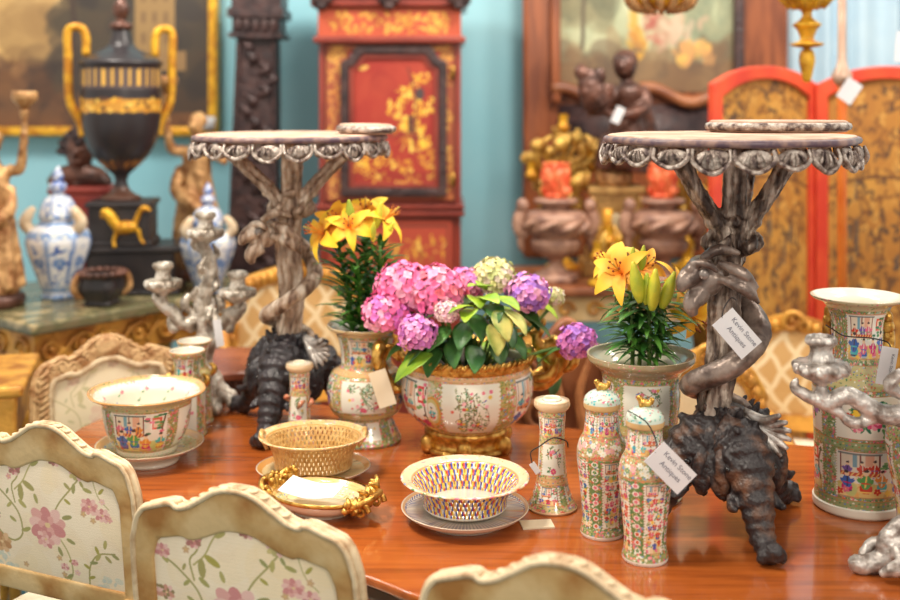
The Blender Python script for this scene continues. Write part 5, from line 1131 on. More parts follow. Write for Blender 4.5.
# colourful pierced basket
mx_, mY = (465-450)/FPX*2.29, 2.29
t = thing('pierced_basket', 'round pierced basket with blue, yellow and red openwork, front centre of the table', 'basket', (mx_, mY, TZ+.026))
V, F, n, R = pierced(.084, .004, .109, .058, 72, 5, 4)
i_, j_ = np.meshgrid(np.arange(R), np.arange(n), indexing='ij'); pal = [lin(c) for c in ((232, 190, 70), (58, 76, 168), (236, 200, 92), (226, 222, 206), (206, 74, 54), (232, 190, 70), (70, 90, 176))]
C = np.array([pal[((int(j)+(2 if int(i)//4 % 2 else 0))//2*3+int(i)//4*2) % 7] for i, j in zip(i_.ravel(), j_.ravel())]); w_ = MB().add((V, F), 0, C).build('wall', MT['porcelain'], t); s = w_.modifiers.new('s', 'SOLIDIFY'); s.thickness = .003; s.offset = 0
one(lathe([(.0005, .002), (.084, .002), (.087, .006), (.084, .009), (.0005, .008)], 80), 'floor', MT['white_glaze'], t)
def p_rim2(c, zy):
    c.a[:] = (226, 196, 160)
    for i in range(24): x = (i+.5)*c.w/24; c.ell(x, .5*c.h, 1.1, .6, [(236, 224, 206), (222, 170, 120)][i % 2]); c.flower(x, .5*c.h, .4, rng.choice([PINK, (120, 150, 190), RED, GREEN]), n=5)
    c.dots(0, .1*c.h, c.w, .95*c.h, 240, FLCOL, .1, .26); c.rect(0, .9*c.h, c.w, c.h, (206, 160, 100)); c.rect(0, 0, c.w, .1*c.h, (206, 150, 100))
V, F, C = flange([(.108, .056), (.111, .06), (.13, .067), (.133, .066), (.133, .063), (.112, .056), (.108, .054)], p_rim2); MB().add((V, F), 0, C).build('rim', MT['porcelain'], t)
def in_mplate(c):
    c.a[:] = (216, 208, 190); n = 90
    for i in range(n):
        for k in range(3): c.line([(i*c.w/n, k*.11*c.h+.04*c.h), ((i+1)*c.w/n, k*.11*c.h+.13*c.h)], .22, [(90, 96, 150), (140, 130, 130), (180, 130, 90)][k]); c.line([((i+1)*c.w/n, k*.11*c.h+.04*c.h), (i*c.w/n, k*.11*c.h+.13*c.h)], .2, (110, 106, 130))
    c.dots(0, 0, c.w, .4*c.h, 240, [(70, 80, 140), (206, 160, 90), (190, 90, 70)], .12, .3); c.rect(0, 0, c.w, .04*c.h, (190, 150, 110))
turned('basket_stand', 'round porcelain plate with dark blue trellis border under the colourful pierced basket', 'dish', 465, 2.29, [(.085, 0), (.087, .006), (.098, .01), (.118, .017), (.133, .03)], p_plain, 4, thick=.004, depth=.021, inner_painter=in_mplate, rows=50, n=260)

# ---- shallow gilt mounted dish with folded paper
dx, dY = (320-450)/FPX*2.335, 2.335; dr = -.42
t = thing('mounted_dish', 'shallow oval porcelain dish with leafy gilt handles before the gold basket', 'dish', (dx, dY, TZ), dr)
V, F, C = pot_geo([(.06, 0), (.062, .006), (.08, .012), (.1, .024), (.116, .042)], p_plain, 12, 200, 40, thick=.004, depth=.014, inner_painter=lambda c: (in_dish(c)))
V = V*np.array((1, .74, 1)); MB().add((V, F), 0, C).build('body', MT['porcelain'], t)
one((lambda q: (q[0]*np.array((1, .74, 1)), q[1]))(lathe([(.114, .04), (.117, .038), (.119, .043), (.115, .046)], 90, caps=False)), 'rim_mount', MT['gilt'], t)
for s in (-1, 1):
    m = MB(); r3 = random.Random(3+s)
    for i in range(24):
        y = r3.uniform(-.06, .06); x = .108-(abs(y)/.085)**2*.04; z = r3.uniform(.03, .062)
        m.add(tube([(s*x, y, z-.012), (s*(x+.012), y+r3.uniform(-.012, .012), z), (s*(x+.004), y+r3.uniform(-.02, .02), z+.01)], [.004, .007, .003], 7, 3)); m.add(ell((s*(x+.004), y, z-.004), (.008, .01, .007), 8, 6))
    for y in (-.035, .035): m.add(scroll((s*.118, y, .03), .018, 1.3, .006))
    m.add(tube([(s*.1, -.055, .04), (s*.128, -.03, .05), (s*.134, 0, .054), (s*.128, .03, .05), (s*.1, .055, .04)], .007, 8, 4)); m.build('leaf_handle', MT['gilt'], t)
u, v = np.meshgrid(np.linspace(-1, 1, 9), np.linspace(-1, 1, 9)); V = np.stack([u*.062, v*.042, .004*np.abs(u)+.006*np.abs(u)**2], -1).reshape(-1, 3)
o = one((V, gridfaces(9, 9)), 'folded_paper', MT['white_card'], smooth=False); s = o.modifiers.new('s', 'SOLIDIFY'); s.thickness = .0012; o.location = (dx-.015, dY-.003, TZ+.046); o.rotation_euler = (.04, .03, -.25)
tag(o, 'folded white paper lying in the shallow gilt mounted dish', 'paper')
# loose labels
x, y = TT(537, 525); o = one(box((0, 0, .0015), (.066, .042, .003)), 'label_card', MT['cream_card'], smooth=False, loc=(x, y, TZ)); o.rotation_euler = (0, 0, .12); tag(o, 'small cream card lying flat on the table at the foot of the porcelain candlestick', 'card')

# ================================================================ ELEPHANT STANDS
def elephant_head(m, parent, ang, seed=0):
    cl = [(-.005, .17, .05), (.04, .18, .058), (.08, .162, .055), (.115, .12, .042), (.142, .075, .032), (.162, .038, .025), (.186, .022, .021), (.21, .027, .019), (.219, .042, .013)]
    q = cr(cl, 6); k = np.arange(len(q)); rr = q[:, 2]*(1+np.where(k > 9, .10, .05)*np.sin(k*2.1))
    sh = [tube([(a, 0, b) for a, b in q[:, :2]], rr, 20, 1)]
    for s in (-1, 1):
        sh += [ell((.045, s*.064, .135), (.034, .018, .058), rot=Matrix.Rotation(s*.35, 3, 'X')), tube([(.03, s*.058, .19), (.055, s*.083, .16), (.05, s*.086, .11), (.04, s*.068, .08)], [.012, .014, .014, .008], 8, 4),
               ell((.103, s*.04, .15), (.014, .012, .012)), tube([(.08, s*.048, .176), (.105, s*.043, .172), (.125, s*.032, .152)], [.007, .009, .005], 7, 3), tube([(.11, s*.038, .1), (.135, s*.048, .085), (.155, s*.05, .09)], [.012, .01, .004], 8, 3),
               tube([(.19, s*.008, .026), (.206, s*.018, .02), (.2, s*.02, .008)], [.012, .012, .009], 8, 3)]
    for i in range(4): sh.append(tube([(.025+.018*i, (-1)**i*.02, .215-.006*i), (.03+.02*i, (-1)**i*.024, .238-.006*i), (.044+.02*i, (-1)**i*.022, .25-.01*i)], [.015, .010, .003], 8, 3))
    for i in range(4): a = -1.2+i*.8+seed; sh.append(tube([(.03*math.cos(a), .04*math.sin(a), .2), (.04*math.cos(a), .056*math.sin(a), .238), (.055*math.cos(a), .066*math.sin(a), .258)], [.014, .010, .003], 8, 3))
    o = organic(sh, 'elephant_head', m, parent, .004, 1, (.02, .006)); o.rotation_euler = (0, 0, ang)
    for s in (-1, 1): one(ell((.110, s*.048, .152), (.007, .006, .006), 10, 8), 'eye', mat('dark_eye', (30, 27, 28), rough=.15), o)
    return o
def shell_apron(r_fun, ztop, n, rnd):
    m = MB()
    for i in range(n):
        a = (i+.5)*2*PI/n; R = r_fun(a); d = np.array((math.cos(a), math.sin(a), 0)); e = np.array((-d[1], d[0], 0)); w_ = PI*R/n*1.0; hgt = rnd.uniform(.03, .046)
        Mx = Matrix(((e[0], d[0], 0, d[0]*(R+.001)), (e[1], d[1], 0, d[1]*(R+.001)), (0, 0, 1, ztop-.012), (0, 0, 0, 1))); lean_ = rnd.uniform(-.35, .35)
        V, F = ell((0, 0, -.4*hgt), (w_*.98, .009, hgt*.5), 18, 9, Matrix.Rotation(lean_, 3, 'Y')); m.add((V, F), 0, None, Mx)   # hanging shell
        for s in (-.6, -.2, .2, .6): m.add(tube([(s*w_*.5, .008, -.002), (s*w_*.9, .0115, -.42*hgt), (s*w_*.95, .005, -.8*hgt*(1-.4*s*s))], [.002, .0034, .0015], 6, 3), 0, None, Mx)
        m.add(tube([(-w_*.95, .004, .004), (-w_*.9, .011, -.45*hgt), (-w_*.2, .011, -.9*hgt), (w_*.4, .011, -.86*hgt), (w_*.95, .009, -.4*hgt), (w_*.9, .004, .004)], [.003, .0045, .005, .005, .0045, .003], 7, 4), 0, None, Mx)
    return m
def elephant_stand(label, x, y, angs, headm, trunkm, fishm, apronm, br_ang, br_r, tr, shelf_off, shelf_ang, hT, lobes, tail, sw=(.15, .085), fk=1.0):
    t = thing('elephant_stand', label, 'stand', (x, y, TZ)); rnd = random.Random(int(x*100)+50)
    core = organic([ell((0, 0, .15), (.06, .06, .08)), tube([(0, 0, .2), (0, 0, .25)], [.06, .04], 14, 2)], 'core', headm[0], t, .006, 2)
    for a, hm in zip(angs, headm): elephant_head(hm, t, math.radians(a), a*.01)
    zt = hT-.025; wob = lambda z: (tr[0]+(tr[1]-tr[0])*(z-.2)/.4+.006*math.sin(z*22), .004*math.cos(z*17))
    zs = np.linspace(.19, .61, 15); path = [(wob(z)[0], wob(z)[1], z) for z in zs]
    rr = [.029+.004*math.sin(i*1.7)-.004*(i > 12) for i in range(15)]
    sh = [tube(path, rr, 16, 3)]
    for k in range(5):   # bark ribs
        a0 = k*1.26; sh.append(tube([(p[0]+.029*math.cos(a0+i*.12), p[1]+.029*math.sin(a0+i*.12), p[2]) for i, p in enumerate(path)], .0085, 6, 2))
    bx_, by_, bz_ = path[-1]
    for a, r in zip(br_ang, br_r):
        c_, s_ = math.cos(math.radians(a)), math.sin(math.radians(a)); w2 = 1 if r > .1 else .62
        P_ = [(bx_*.9, by_, .55), (bx_+.25*r*c_, by_+.25*r*s_, .62), (bx_+.62*r*c_, by_+.62*r*s_, .69), (bx_+r*c_, by_+r*s_, zt)]
        sh.append(tube(P_, [.024, .02*w2, .018*w2, .022*w2], 12, 4))
        for e in (-1, 1): sh.append(tube([(p[0]-e*s_*.016, p[1]+e*c_*.016, p[2]-.008) for p in P_], [.012, .0105, .0095, .009], 7, 4))
        sh.append(ell((bx_+.3*r*c_, by_+.3*r*s_, .625), (.024, .024, .016), 10, 8))
    for i in range(6): a = i*1.05; sh.append(tube([(bx_+.03*math.cos(a), by_+.03*math.sin(a), .565), (bx_+.055*math.cos(a), by_+.055*math.sin(a), .58), (bx_+.05*math.cos(a+.3), by_+.05*math.sin(a+.3), .605)], [.012, .013, .004], 8, 3))
    organic(sh, 'tree_trunk', trunkm, t, .0036, 0, (.012, .005))
    # twining dolphin
    w3 = lambda z: wob(z)[0]
    body = [(w3(.52)-.052, -.05, .515), (w3(.52)-.05, -.01, .525), (w3(.5)-.02, .045, .51), (w3(.45)+.045, .042, .455), (w3(.38)+.064, -.03, .40), (w3(.34)+.0, -.072, .345), (w3(.3)-.058, -.04, .305), (w3(.27)-.045, .04, .27), (w3(.24)+.02, .058, .25), (w3(.22)+.062, .0, .245), (w3(.2)+.062, -.05, .235)]
    sh = [tube(body, np.array([.028, .031, .028, .026, .025, .0245, .023, .019, .017, .013, .01])*fk, 16, 5), ell((w3(.52)-.052, -.052, .515), np.array((.04, .036, .038))*fk),
          tube([(w3(.52)-.075, -.07, .53), (w3(.52)-.1, -.085, .515), (w3(.52)-.108, -.09, .495)], [.024, .018, .008], 10, 3), tube([(w3(.52)-.065, -.065, .49), (w3(.52)-.085, -.08, .468), (w3(.52)-.08, -.08, .445)], [.024, .018, .008], 10, 3),
          tube([(w3(.52)-.03, -.075, .55), (w3(.52)+.015, -.09, .53), (w3(.52)+.045, -.085, .5)], [.008, .014, .005], 8, 3), tube([(w3(.52)-.03, -.08, .52), (w3(.52)+.02, -.092, .5), (w3(.52)+.05, -.08, .47)], [.008, .014, .004], 8, 3), tube([(w3(.52)-.06, -.06, .555), (w3(.52)-.025, -.06, .575), (w3(.52)+.02, -.05, .565)], [.008, .013, .005], 8, 3),
          tube([(w3(.52)-.085, -.08, .548), (w3(.52)-.06, -.098, .552), (w3(.52)-.035, -.098, .535)], [.006, .009, .005], 8, 3)]
    do = organic(sh, 'dolphin', fishm, t, .004, 1, (.02, .003))
    one(ell((w3(.52)-.062, -.092, .53), (.011, .008, .011), 12, 8), 'eye', mat('silver_eye', (176, 166, 160), (120, 110, 104), 40, rough=.25, metal=.4), do)
    m = MB(); ex, ey, ez = body[-1]
    for i in range(7):
        a = -1.1+i*.32; L = .075*tail; m.add(tube([(ex-.01, ey+.01, ez+.01), (ex+.5*L*math.cos(a), ey-.5*L*.5, ez-.25*L+.5*L*math.sin(a)*.6), (ex+L*math.cos(a), ey-L*.6, ez-.35*L+L*math.sin(a)*.8)], [.009, .012, .004], 8, 4))
    m.build('tail_fin', MT['silver_bright'], do)
    # top
    rf = lambda a: .247*(1+.018*math.cos(lobes*a+.5)+.012*math.cos(3*a))
    th = np.linspace(0, 2*PI, 120, endpoint=False); poly = [(rf(a)*math.cos(a), rf(a)*math.sin(a)) for a in th]
    tp_ = bevel(one(prism(poly, hT-.018, hT), 'top', MT['top_worn'], t, False), .004)
    one(tube([(p[0]*1.008, p[1]*1.008, hT-.01) for p in poly], .0075, 8, 1, True), 'edge', mat('dark_rim', (92, 72, 84), (150, 120, 110), 40, rough=.4), tp_)
    shell_apron(rf, hT-.012, 21, rnd).build('apron', apronm, tp_)
    ca_, sa_ = math.cos(shelf_ang), math.sin(shelf_ang)
    sp_ = [(shelf_off[0]+sw[0]*math.cos(a)*ca_-sw[1]*math.sin(a)*sa_, shelf_off[1]+sw[0]*math.cos(a)*sa_+sw[1]*math.sin(a)*ca_) for a in th]
    sf = bevel(one(prism(sp_, hT+.0005, hT+.026), 'raised_shelf', MT['top_worn'], t, False), .006)
    one(tube([(p[0], p[1], hT+.013) for p in sp_], .009, 8, 1, True), 'shelf_edge', apronm, sf)
    return t
elephant_stand('silvered tree stand with dark elephant heads and twining dolphin at right', .575, 2.265, (-82, 38, 190), (MT['ebony_brown'], MT['ebony'], MT['ebony_brown']), MT['silver_dark'], MT['fish_dark'], MT['apron_silver'], (198, 268, 338, 62), (.135, .035, .125, .13), (-.028, .0), (.145, .15), -.05, .803, 8, .95)
elephant_stand('silvered tree stand with black elephant heads and twining dolphin at left', -.43, 2.95, (-102, 20, 142), (MT['ebony'],)*3, MT['silver_warm'], MT['silver_warm'], MT['apron_silver'], (180, 275, 0, 90), (.19, .05, .17, .08), (.0, -.0), (.205, -.01), .5, .782, 7, .8, (.065, .1), .84)

# ================================================================ CANDELABRA
def cand_cup(z0=0):
    b = MB(); lob = lambda T, Z: 1+.07*np.cos(14*T)
    b.add(lathe([(.008, -.03), (.014, -.022), (.03, -.014), (.048, 0), (.05, .01), (.044, .016), (.03, .017)], 84, lob, 3)); b.add(lathe([(.022, .014), (.024, .022), (.02, .032), (.021, .045), (.027, .05), (.029, .055), (.026, .062), (.019, .062), (.018, .03)], 60, lambda T, Z: 1+.05*np.cos(10*T), 2))
    for i in range(10): a = i*PI/5; b.add(ell((.041*math.cos(a), .041*math.sin(a), .002), (.012, .012, .01), 8, 6))
    return b
def candelabrum(label, loc, m, arms, topz, legs, leg_r, base_h, seed=1, zarm=.2):
    t = thing('candelabrum', label, 'candelabrum', loc); r = random.Random(seed)
    sh = [lathe([(.03, base_h), (.05, base_h+.01), (.035, base_h+.03), (.02, base_h+.06), (.03, base_h+.1), (.035, base_h+.12), (.02, base_h+.14)], 24, k=3)]
    H_ = topz; sh.append(tube([(0, 0, base_h+.12), (-.012, 0, base_h+.12+.2*(H_-base_h)), (.016, 0, base_h+.12+.4*(H_-base_h)), (-.008, 0, H_-.08), (0, 0, H_-.055)], [.022, .024, .02, .016, .012], 12, 5))
    for i in range(10):
        z = base_h+.13+(H_-base_h-.22)*i/9; a = i*2.4; sh.append(tube([(.012*math.cos(a), .012*math.sin(a), z-.02), (.036*math.cos(a+.3), .036*math.sin(a+.3), z), (.03*math.cos(a+.8), .03*math.sin(a+.8), z+.03)], [.007, .010, .004], 8, 3))
    organic(sh, 'stem', m, t, .0036, 1, (.012, .002))
    for a in legs:
        c_, s_ = math.cos(math.radians(a)), math.sin(math.radians(a)); pt = lambda q, z, e=0: (q*c_-e*s_, q*s_+e*c_, z); L = leg_r
        shl = [tube([pt(.0, base_h+.02), pt(.35*L, base_h), pt(.6*L, .55*base_h), pt(.75*L, .022), pt(.95*L, .016), pt(L, .03)], [.02, .028, .026, .02, .017, .013], 12, 5), tube([pt(.2*L, base_h+.01), pt(.5*L, base_h+.012), pt(.68*L, .8*base_h), pt(.72*L, .55*base_h), pt(.6*L, .45*base_h)], [.012, .017, .016, .012, .006], 9, 4)]
        for e in (-1, 1): shl += [tube([pt(.15*L, .8*base_h, e*.02), pt(.45*L, .5*base_h, e*.04), pt(.7*L, .03, e*.05), pt(.85*L, .014, e*.04)], [.012, .018, .015, .007], 9, 4), ell(pt(.62*L, .6*base_h, e*.022), (.018, .018, .016))]
        organic(shl, 'leg', m, t, .004, 1, (.015, .004))
    for dx_, dy_, zt in arms:
        R = math.hypot(dx_, dy_); c_, s_ = dx_/R, dy_/R; pt = lambda q, z: (q*c_, q*s_, z); zc = zt-.062
        sh = [tube([pt(.01, zarm), pt(.25*R, zarm-.035), pt(.55*R, zarm-.045), pt(.8*R, zarm-.015+.15*(zc-zarm)), pt(.97*R, zc-.06), pt(R, zc-.026)], [.016, .018, .019, .017, .014, .01], 11, 5), tube([pt(.3*R, zarm-.02), pt(.5*R, zarm+.005), pt(.42*R, zarm+.03), pt(.3*R, zarm+.02)], [.008, .013, .011, .004], 8, 4), tube([pt(.6*R, zarm-.055), pt(.78*R, zarm-.06), pt(.9*R, zarm-.03)], [.007, .012, .004], 8, 4),
              tube([pt(.85*R, zc-.08), pt(1.12*R, zc-.045), pt(1.2*R, zc-.03), pt(1.17*R, zc-.015)], [.01, .012, .009, .004], 8, 4), tube([pt(.05, zarm-.03), pt(.3*R, zarm-.065), pt(.5*R, zarm-.06)], [.006, .011, .004], 8, 3)]
        organic(sh, 'arm', m, t, .0035, 1, (.012, .003))
        cand_cup().build('candle_cup', m, t, loc=pt(R, zc))
    cand_cup().build('candle_cup', m, t, loc=(0, 0, H_-.062))
    return t
candelabrum('silvered carved three light candelabrum at left behind the slim vases', (-.69, 3.105, TZ), MT['silver'], [(-.112, -.03, .415), (.098, -.04, .392)], .553, (-55, 65, 180), .085, .075, 3, .29)
candelabrum('silvered scroll footed candelabrum at the right edge with one arm reaching left', (.945, 2.045, TZ), MT['silver_bright'], [(-.255, .0, .434), (.2, .06, .43)], .5, (184, -58, 62), .2, .08, 4, .335)

# ================================================================ PLANTS
def leafgeo(L, W, fold=.25, curl=.3, n=9, k=5, tipw=.9):
    t_ = np.linspace(0, 1, n); s_ = np.linspace(-1, 1, k); T_, S_ = np.meshgrid(t_, s_, indexing='ij')
    wid = W*np.sin(PI*np.clip(T_, 0.01, .99)**tipw)**.8+.0008; a = curl*T_*2
    x = L*np.where(abs(curl) > 1e-3, np.sin(a)/(2*curl+1e-9), T_); z = -L*np.where(abs(curl) > 1e-3, (1-np.cos(a))/(2*curl+1e-9), 0)
    return np.stack([x, S_*wid, z+fold*np.abs(S_)*wid+.04*W*np.sin(T_*18)*np.abs(S_)], -1).reshape(-1, 3), gridfaces(n, k)
def orient(p, az, pitch, roll=0): return Matrix.Translation(p) @ Matrix.Rotation(az, 4, 'Z') @ Matrix.Rotation(-pitch, 4, 'Y') @ Matrix.Rotation(roll, 4, 'X')
def lily_flower(parent, p, az, pitch, s, c_in, c_out, seed):
    r = random.Random(seed); m = MB(); base = orient(p, az, pitch) @ Matrix.Rotation(PI/2, 4, 'Y')   # local +z -> facing direction
    for i in range(6):
        V, F = leafgeo(s, s*.21*(1 if i % 2 else .8), .3, .75+.2*r.random(), 12, 5, .8); tt = np.repeat(np.linspace(0, 1, 12), 5)
        col = lin(c_in)*(1-np.clip(tt*1.5, 0, 1))[:, None]+lin(c_out)*np.clip(tt*1.5, 0, 1)[:, None]
        m.add((V, F), 0, col, base @ Matrix.Rotation(i*PI/3+.2, 4, 'Z') @ Matrix.Rotation(-.95+.15*(i % 2), 4, 'Y'))
    o = m.build('flower', MT['petal'], parent)
    q = MB(); 
    for i in range(6):
        a = i*PI/3; e = (s*.16*math.cos(a), s*.16*math.sin(a), s*.62); q.add(tube([(0, 0, .0), (s*.05*math.cos(a), s*.05*math.sin(a), s*.35), e], s*.018, 5, 3), 0, lin((226, 150, 50)), base); q.add(ell(e, (s*.03, s*.03, s*.055), 8, 6), 0, lin((150, 70, 30)), base)
    q.add(tube([(0, 0, 0), (0, 0, s*.75)], s*.022, 6, 1), 0, lin((206, 170, 70)), base); q.build('stamens', MT['petal'], o)
    return o
def bud(parent, p, d, L, m):
    d = np.array(d, float); d /= np.linalg.norm(d); p = np.array(p, float)
    return one(tube([p, p+d*L*.25, p+d*L*.6, p+d*L], [L*.07, L*.15, L*.15, L*.04], 10, 4), 'bud', m, parent)
def lily_stem(parent, base, top, L0, L1, n, W=.007, droop=.3, seed=1, bare=.1, pit=(.35, .85)):
    r = random.Random(seed); base, top = np.array(base, float), np.array(top, float)
    st = one(tube([base, (base+top)/2+np.array((.004, 0, 0)), top], [.005, .0045, .004], 8, 4), 'stem', MT['stem'], parent); m = MB()
    for i in range(n):
        f = bare+(1-bare)*i/n; p = base+(top-base)*f; az = i*2.4+r.uniform(-.3, .3); L = (L0+(L1-L0)*f)*r.uniform(.8, 1.15)
        m.add(leafgeo(L, W*r.uniform(.8, 1.2), .35, droop*r.uniform(.4, 1.6), 7, 3), 0, None, orient(p, az, r.uniform(*pit)))
    m.build('foliage', MT['lily_leaf'], st); return st
# yellow lilies in the beaker vase
VX, VY = (366-450)/FPX*2.83, 2.83; VZ = TZ+.12
def loc_from(px, py, Y, o): q = P(px, py, Y); return (q.x-o[0], q.y-o[1], q.z-o[2])
o0 = (VX, VY, VZ)
t = thing('lily_plant', 'potted yellow lily with tall leafy stems, in the beaker vase at left', 'plant', o0)
one(lathe([(.0005, .001), (.058, .001), (.064, .1), (.062, .145), (.0005, .15)], 32), 'soil', MT['soil'], t)
for i, (b, e) in enumerate((((-.03, -.02, .15), loc_from(338, 244, 2.81, o0)), ((.0, .02, .15), loc_from(364, 240, 2.86, o0)), ((.03, -.03, .15), loc_from(380, 246, 2.79, o0)), ((-.005, -.045, .15), loc_from(357, 262, 2.77, o0)))):
    lily_stem(t, b, e, .085, .07, 62, .008, .25, 10+i, .02)
YEL, YEL2 = (240, 170, 40), (250, 204, 44)
for i, (px, py, Y, az, pt_, s) in enumerate(((326, 234, 2.79, 3.7, .35, .088), (338, 224, 2.82, 4.4, .55, .08), (364, 219, 2.85, 4.9, .9, .1), (382, 222, 2.83, 5.9, .7, .085), (350, 228, 2.76, 4.7, .5, .075))): lily_flower(t, loc_from(px, py, Y, o0), az, pt_, s, (226, 120, 30), YEL2 if i != 1 else (248, 178, 44), 20+i)
for px, py, Y, d, L in ((352, 228, 2.78, (-.1, -.2, 1), .075), (376, 228, 2.8, (.2, -.1, 1), .07), (372, 240, 2.76, (.1, -.3, .8), .05), (384, 238, 2.8, (.5, -.2, .8), .05)): bud(t, loc_from(px, py, Y, o0), d, L, MT['bud'])
# orange lilies in the wide vase
VX, VY = (641-450)/FPX*2.43, 2.43; VZ = TZ+.2; o0 = (VX, VY, VZ)
t = thing('lily_plant', 'low potted orange lily with buds, in the wide rimmed vase at right', 'plant', o0)
one(lathe([(.0005, .001), (.076, .001), (.076, .055), (.0005, .062)], 32), 'soil', MT['soil'], t)
for i, (b, e) in enumerate((((-.02, 0, .06), loc_from(630, 292, 2.42, o0)), ((.012, -.02, .06), loc_from(648, 298, 2.4, o0)), ((.03, .015, .06), loc_from(664, 296, 2.44, o0)), ((0, .03, .06), loc_from(640, 290, 2.47, o0)))):
    lily_stem(t, b, e, .06, .1, 56, .0062, .35, 30+i, .25, (.0, .55))
for i, (px, py, Y, az, pt_, s, ci, co_) in enumerate(((622, 274, 2.38, 4.2, .5, .085, (232, 130, 40), (250, 194, 54)), (640, 270, 2.44, 5.2, .6, .075, (236, 150, 50), (248, 190, 66)), (612, 266, 2.46, 3.6, .6, .07, (236, 150, 50), (250, 200, 60)), (672, 286, 2.45, 5.9, .5, .075, (232, 110, 30), (250, 196, 50)), (688, 312, 2.52, 5.2, -.5, .085, (244, 180, 40), (252, 206, 50)))): lily_flower(t, loc_from(px, py, Y, o0), az, pt_, s, ci, co_, 40+i)
for px, py, Y, d, L in ((634, 272, 2.38, (-.05, -.1, 1), .055), (641, 270, 2.39, (.1, -.1, 1), .055), (640, 302, 2.34, (-.2, -.2, 1), .092), (646, 304, 2.35, (.0, -.2, 1), .07), (652, 310, 2.34, (.05, -.2, 1), .092), (662, 308, 2.35, (.3, -.2, 1), .085)): bud(t, loc_from(px, py, Y, o0), d, L, MT['bud'])

# hydrangea in the gilt mounted bowl
o0 = (bx, bY, TZ+.1)
t = thing('hydrangea_plant', 'pink and purple potted hydrangea in the gilt mounted bowl at centre', 'plant', o0)
one(lathe([(.0005, .001), (.085, .001), (.14, .03), (.152, .08), (.15, .1), (.0005, .104)], 48), 'soil', MT['soil'], t)
def floret_head(parent, p, R, cols, seed, n=95, flat=.85):
    r = random.Random(seed); m = MB()
    for i in range(n):
        z = 1-1.75*(i+.5)/n; a = i*2.39996; q = math.sqrt(max(0, 1-z*z)); d = np.array((q*math.cos(a), q*math.sin(a), z)); k = R*r.uniform(.86, 1.04); c = np.array(p)+d*k*np.array((1, 1, flat))
        az = math.atan2(d[1], d[0]); el = math.asin(max(-1, min(1, d[2]))); base = orient(c, az, el, r.random()*3) @ Matrix.Rotation(PI/2, 4, 'Y'); s = R*r.uniform(.26, .36); cc = lin(r.choice(cols))
        for j in range(4):
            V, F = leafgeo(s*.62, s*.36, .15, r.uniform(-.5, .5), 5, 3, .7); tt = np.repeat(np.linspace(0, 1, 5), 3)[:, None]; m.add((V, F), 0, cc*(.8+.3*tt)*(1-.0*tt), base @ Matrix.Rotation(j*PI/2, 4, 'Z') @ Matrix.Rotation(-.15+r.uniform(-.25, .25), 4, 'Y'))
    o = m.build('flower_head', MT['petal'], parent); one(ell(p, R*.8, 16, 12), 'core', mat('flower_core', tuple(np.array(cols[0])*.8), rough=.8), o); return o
PK = [(250, 156, 192), (246, 128, 178), (252, 178, 204), (240, 108, 164)]; MV = [(216, 136, 210), (236, 164, 214), (176, 120, 214), (242, 172, 206)]; PU = [(206, 116, 204), (230, 150, 214), (170, 110, 206), (220, 126, 194)]; CR = [(238, 232, 180), (226, 222, 150), (240, 224, 206), (214, 220, 150)]
heads = [(386, 313, 2.66, .05, PK+[(226, 120, 200)]), (404, 288, 2.70, .062, PK), (436, 293, 2.68, .064, PK+[(248, 130, 150)]), (417, 333, 2.60, .042, [(226, 130, 196), (236, 160, 206), (206, 120, 200)]), (464, 286, 2.76, .045, PK[:2]+MV[:1]), (494, 277, 2.76, .047, CR), (528, 294, 2.72, .048, MV), (447, 312, 2.61, .028, [(244, 190, 206), (238, 206, 200)]), (577, 342, 2.68, .043, PU), (554, 297, 2.8, .024, CR)]
for i, (px, py, Y, R, cols) in enumerate(heads):
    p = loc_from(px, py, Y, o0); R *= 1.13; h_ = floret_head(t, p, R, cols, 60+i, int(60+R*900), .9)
    b = np.array((p[0]*.25, p[1]*.3, .1)); pm = (b+np.array(p))/2+np.array((p[0]*.15, -.01, .02)); one(tube([b, pm, np.array(p)-np.array((0, 0, R*.5))], .0042, 7, 5), 'stem', MT['stem'], t)
r = random.Random(12)
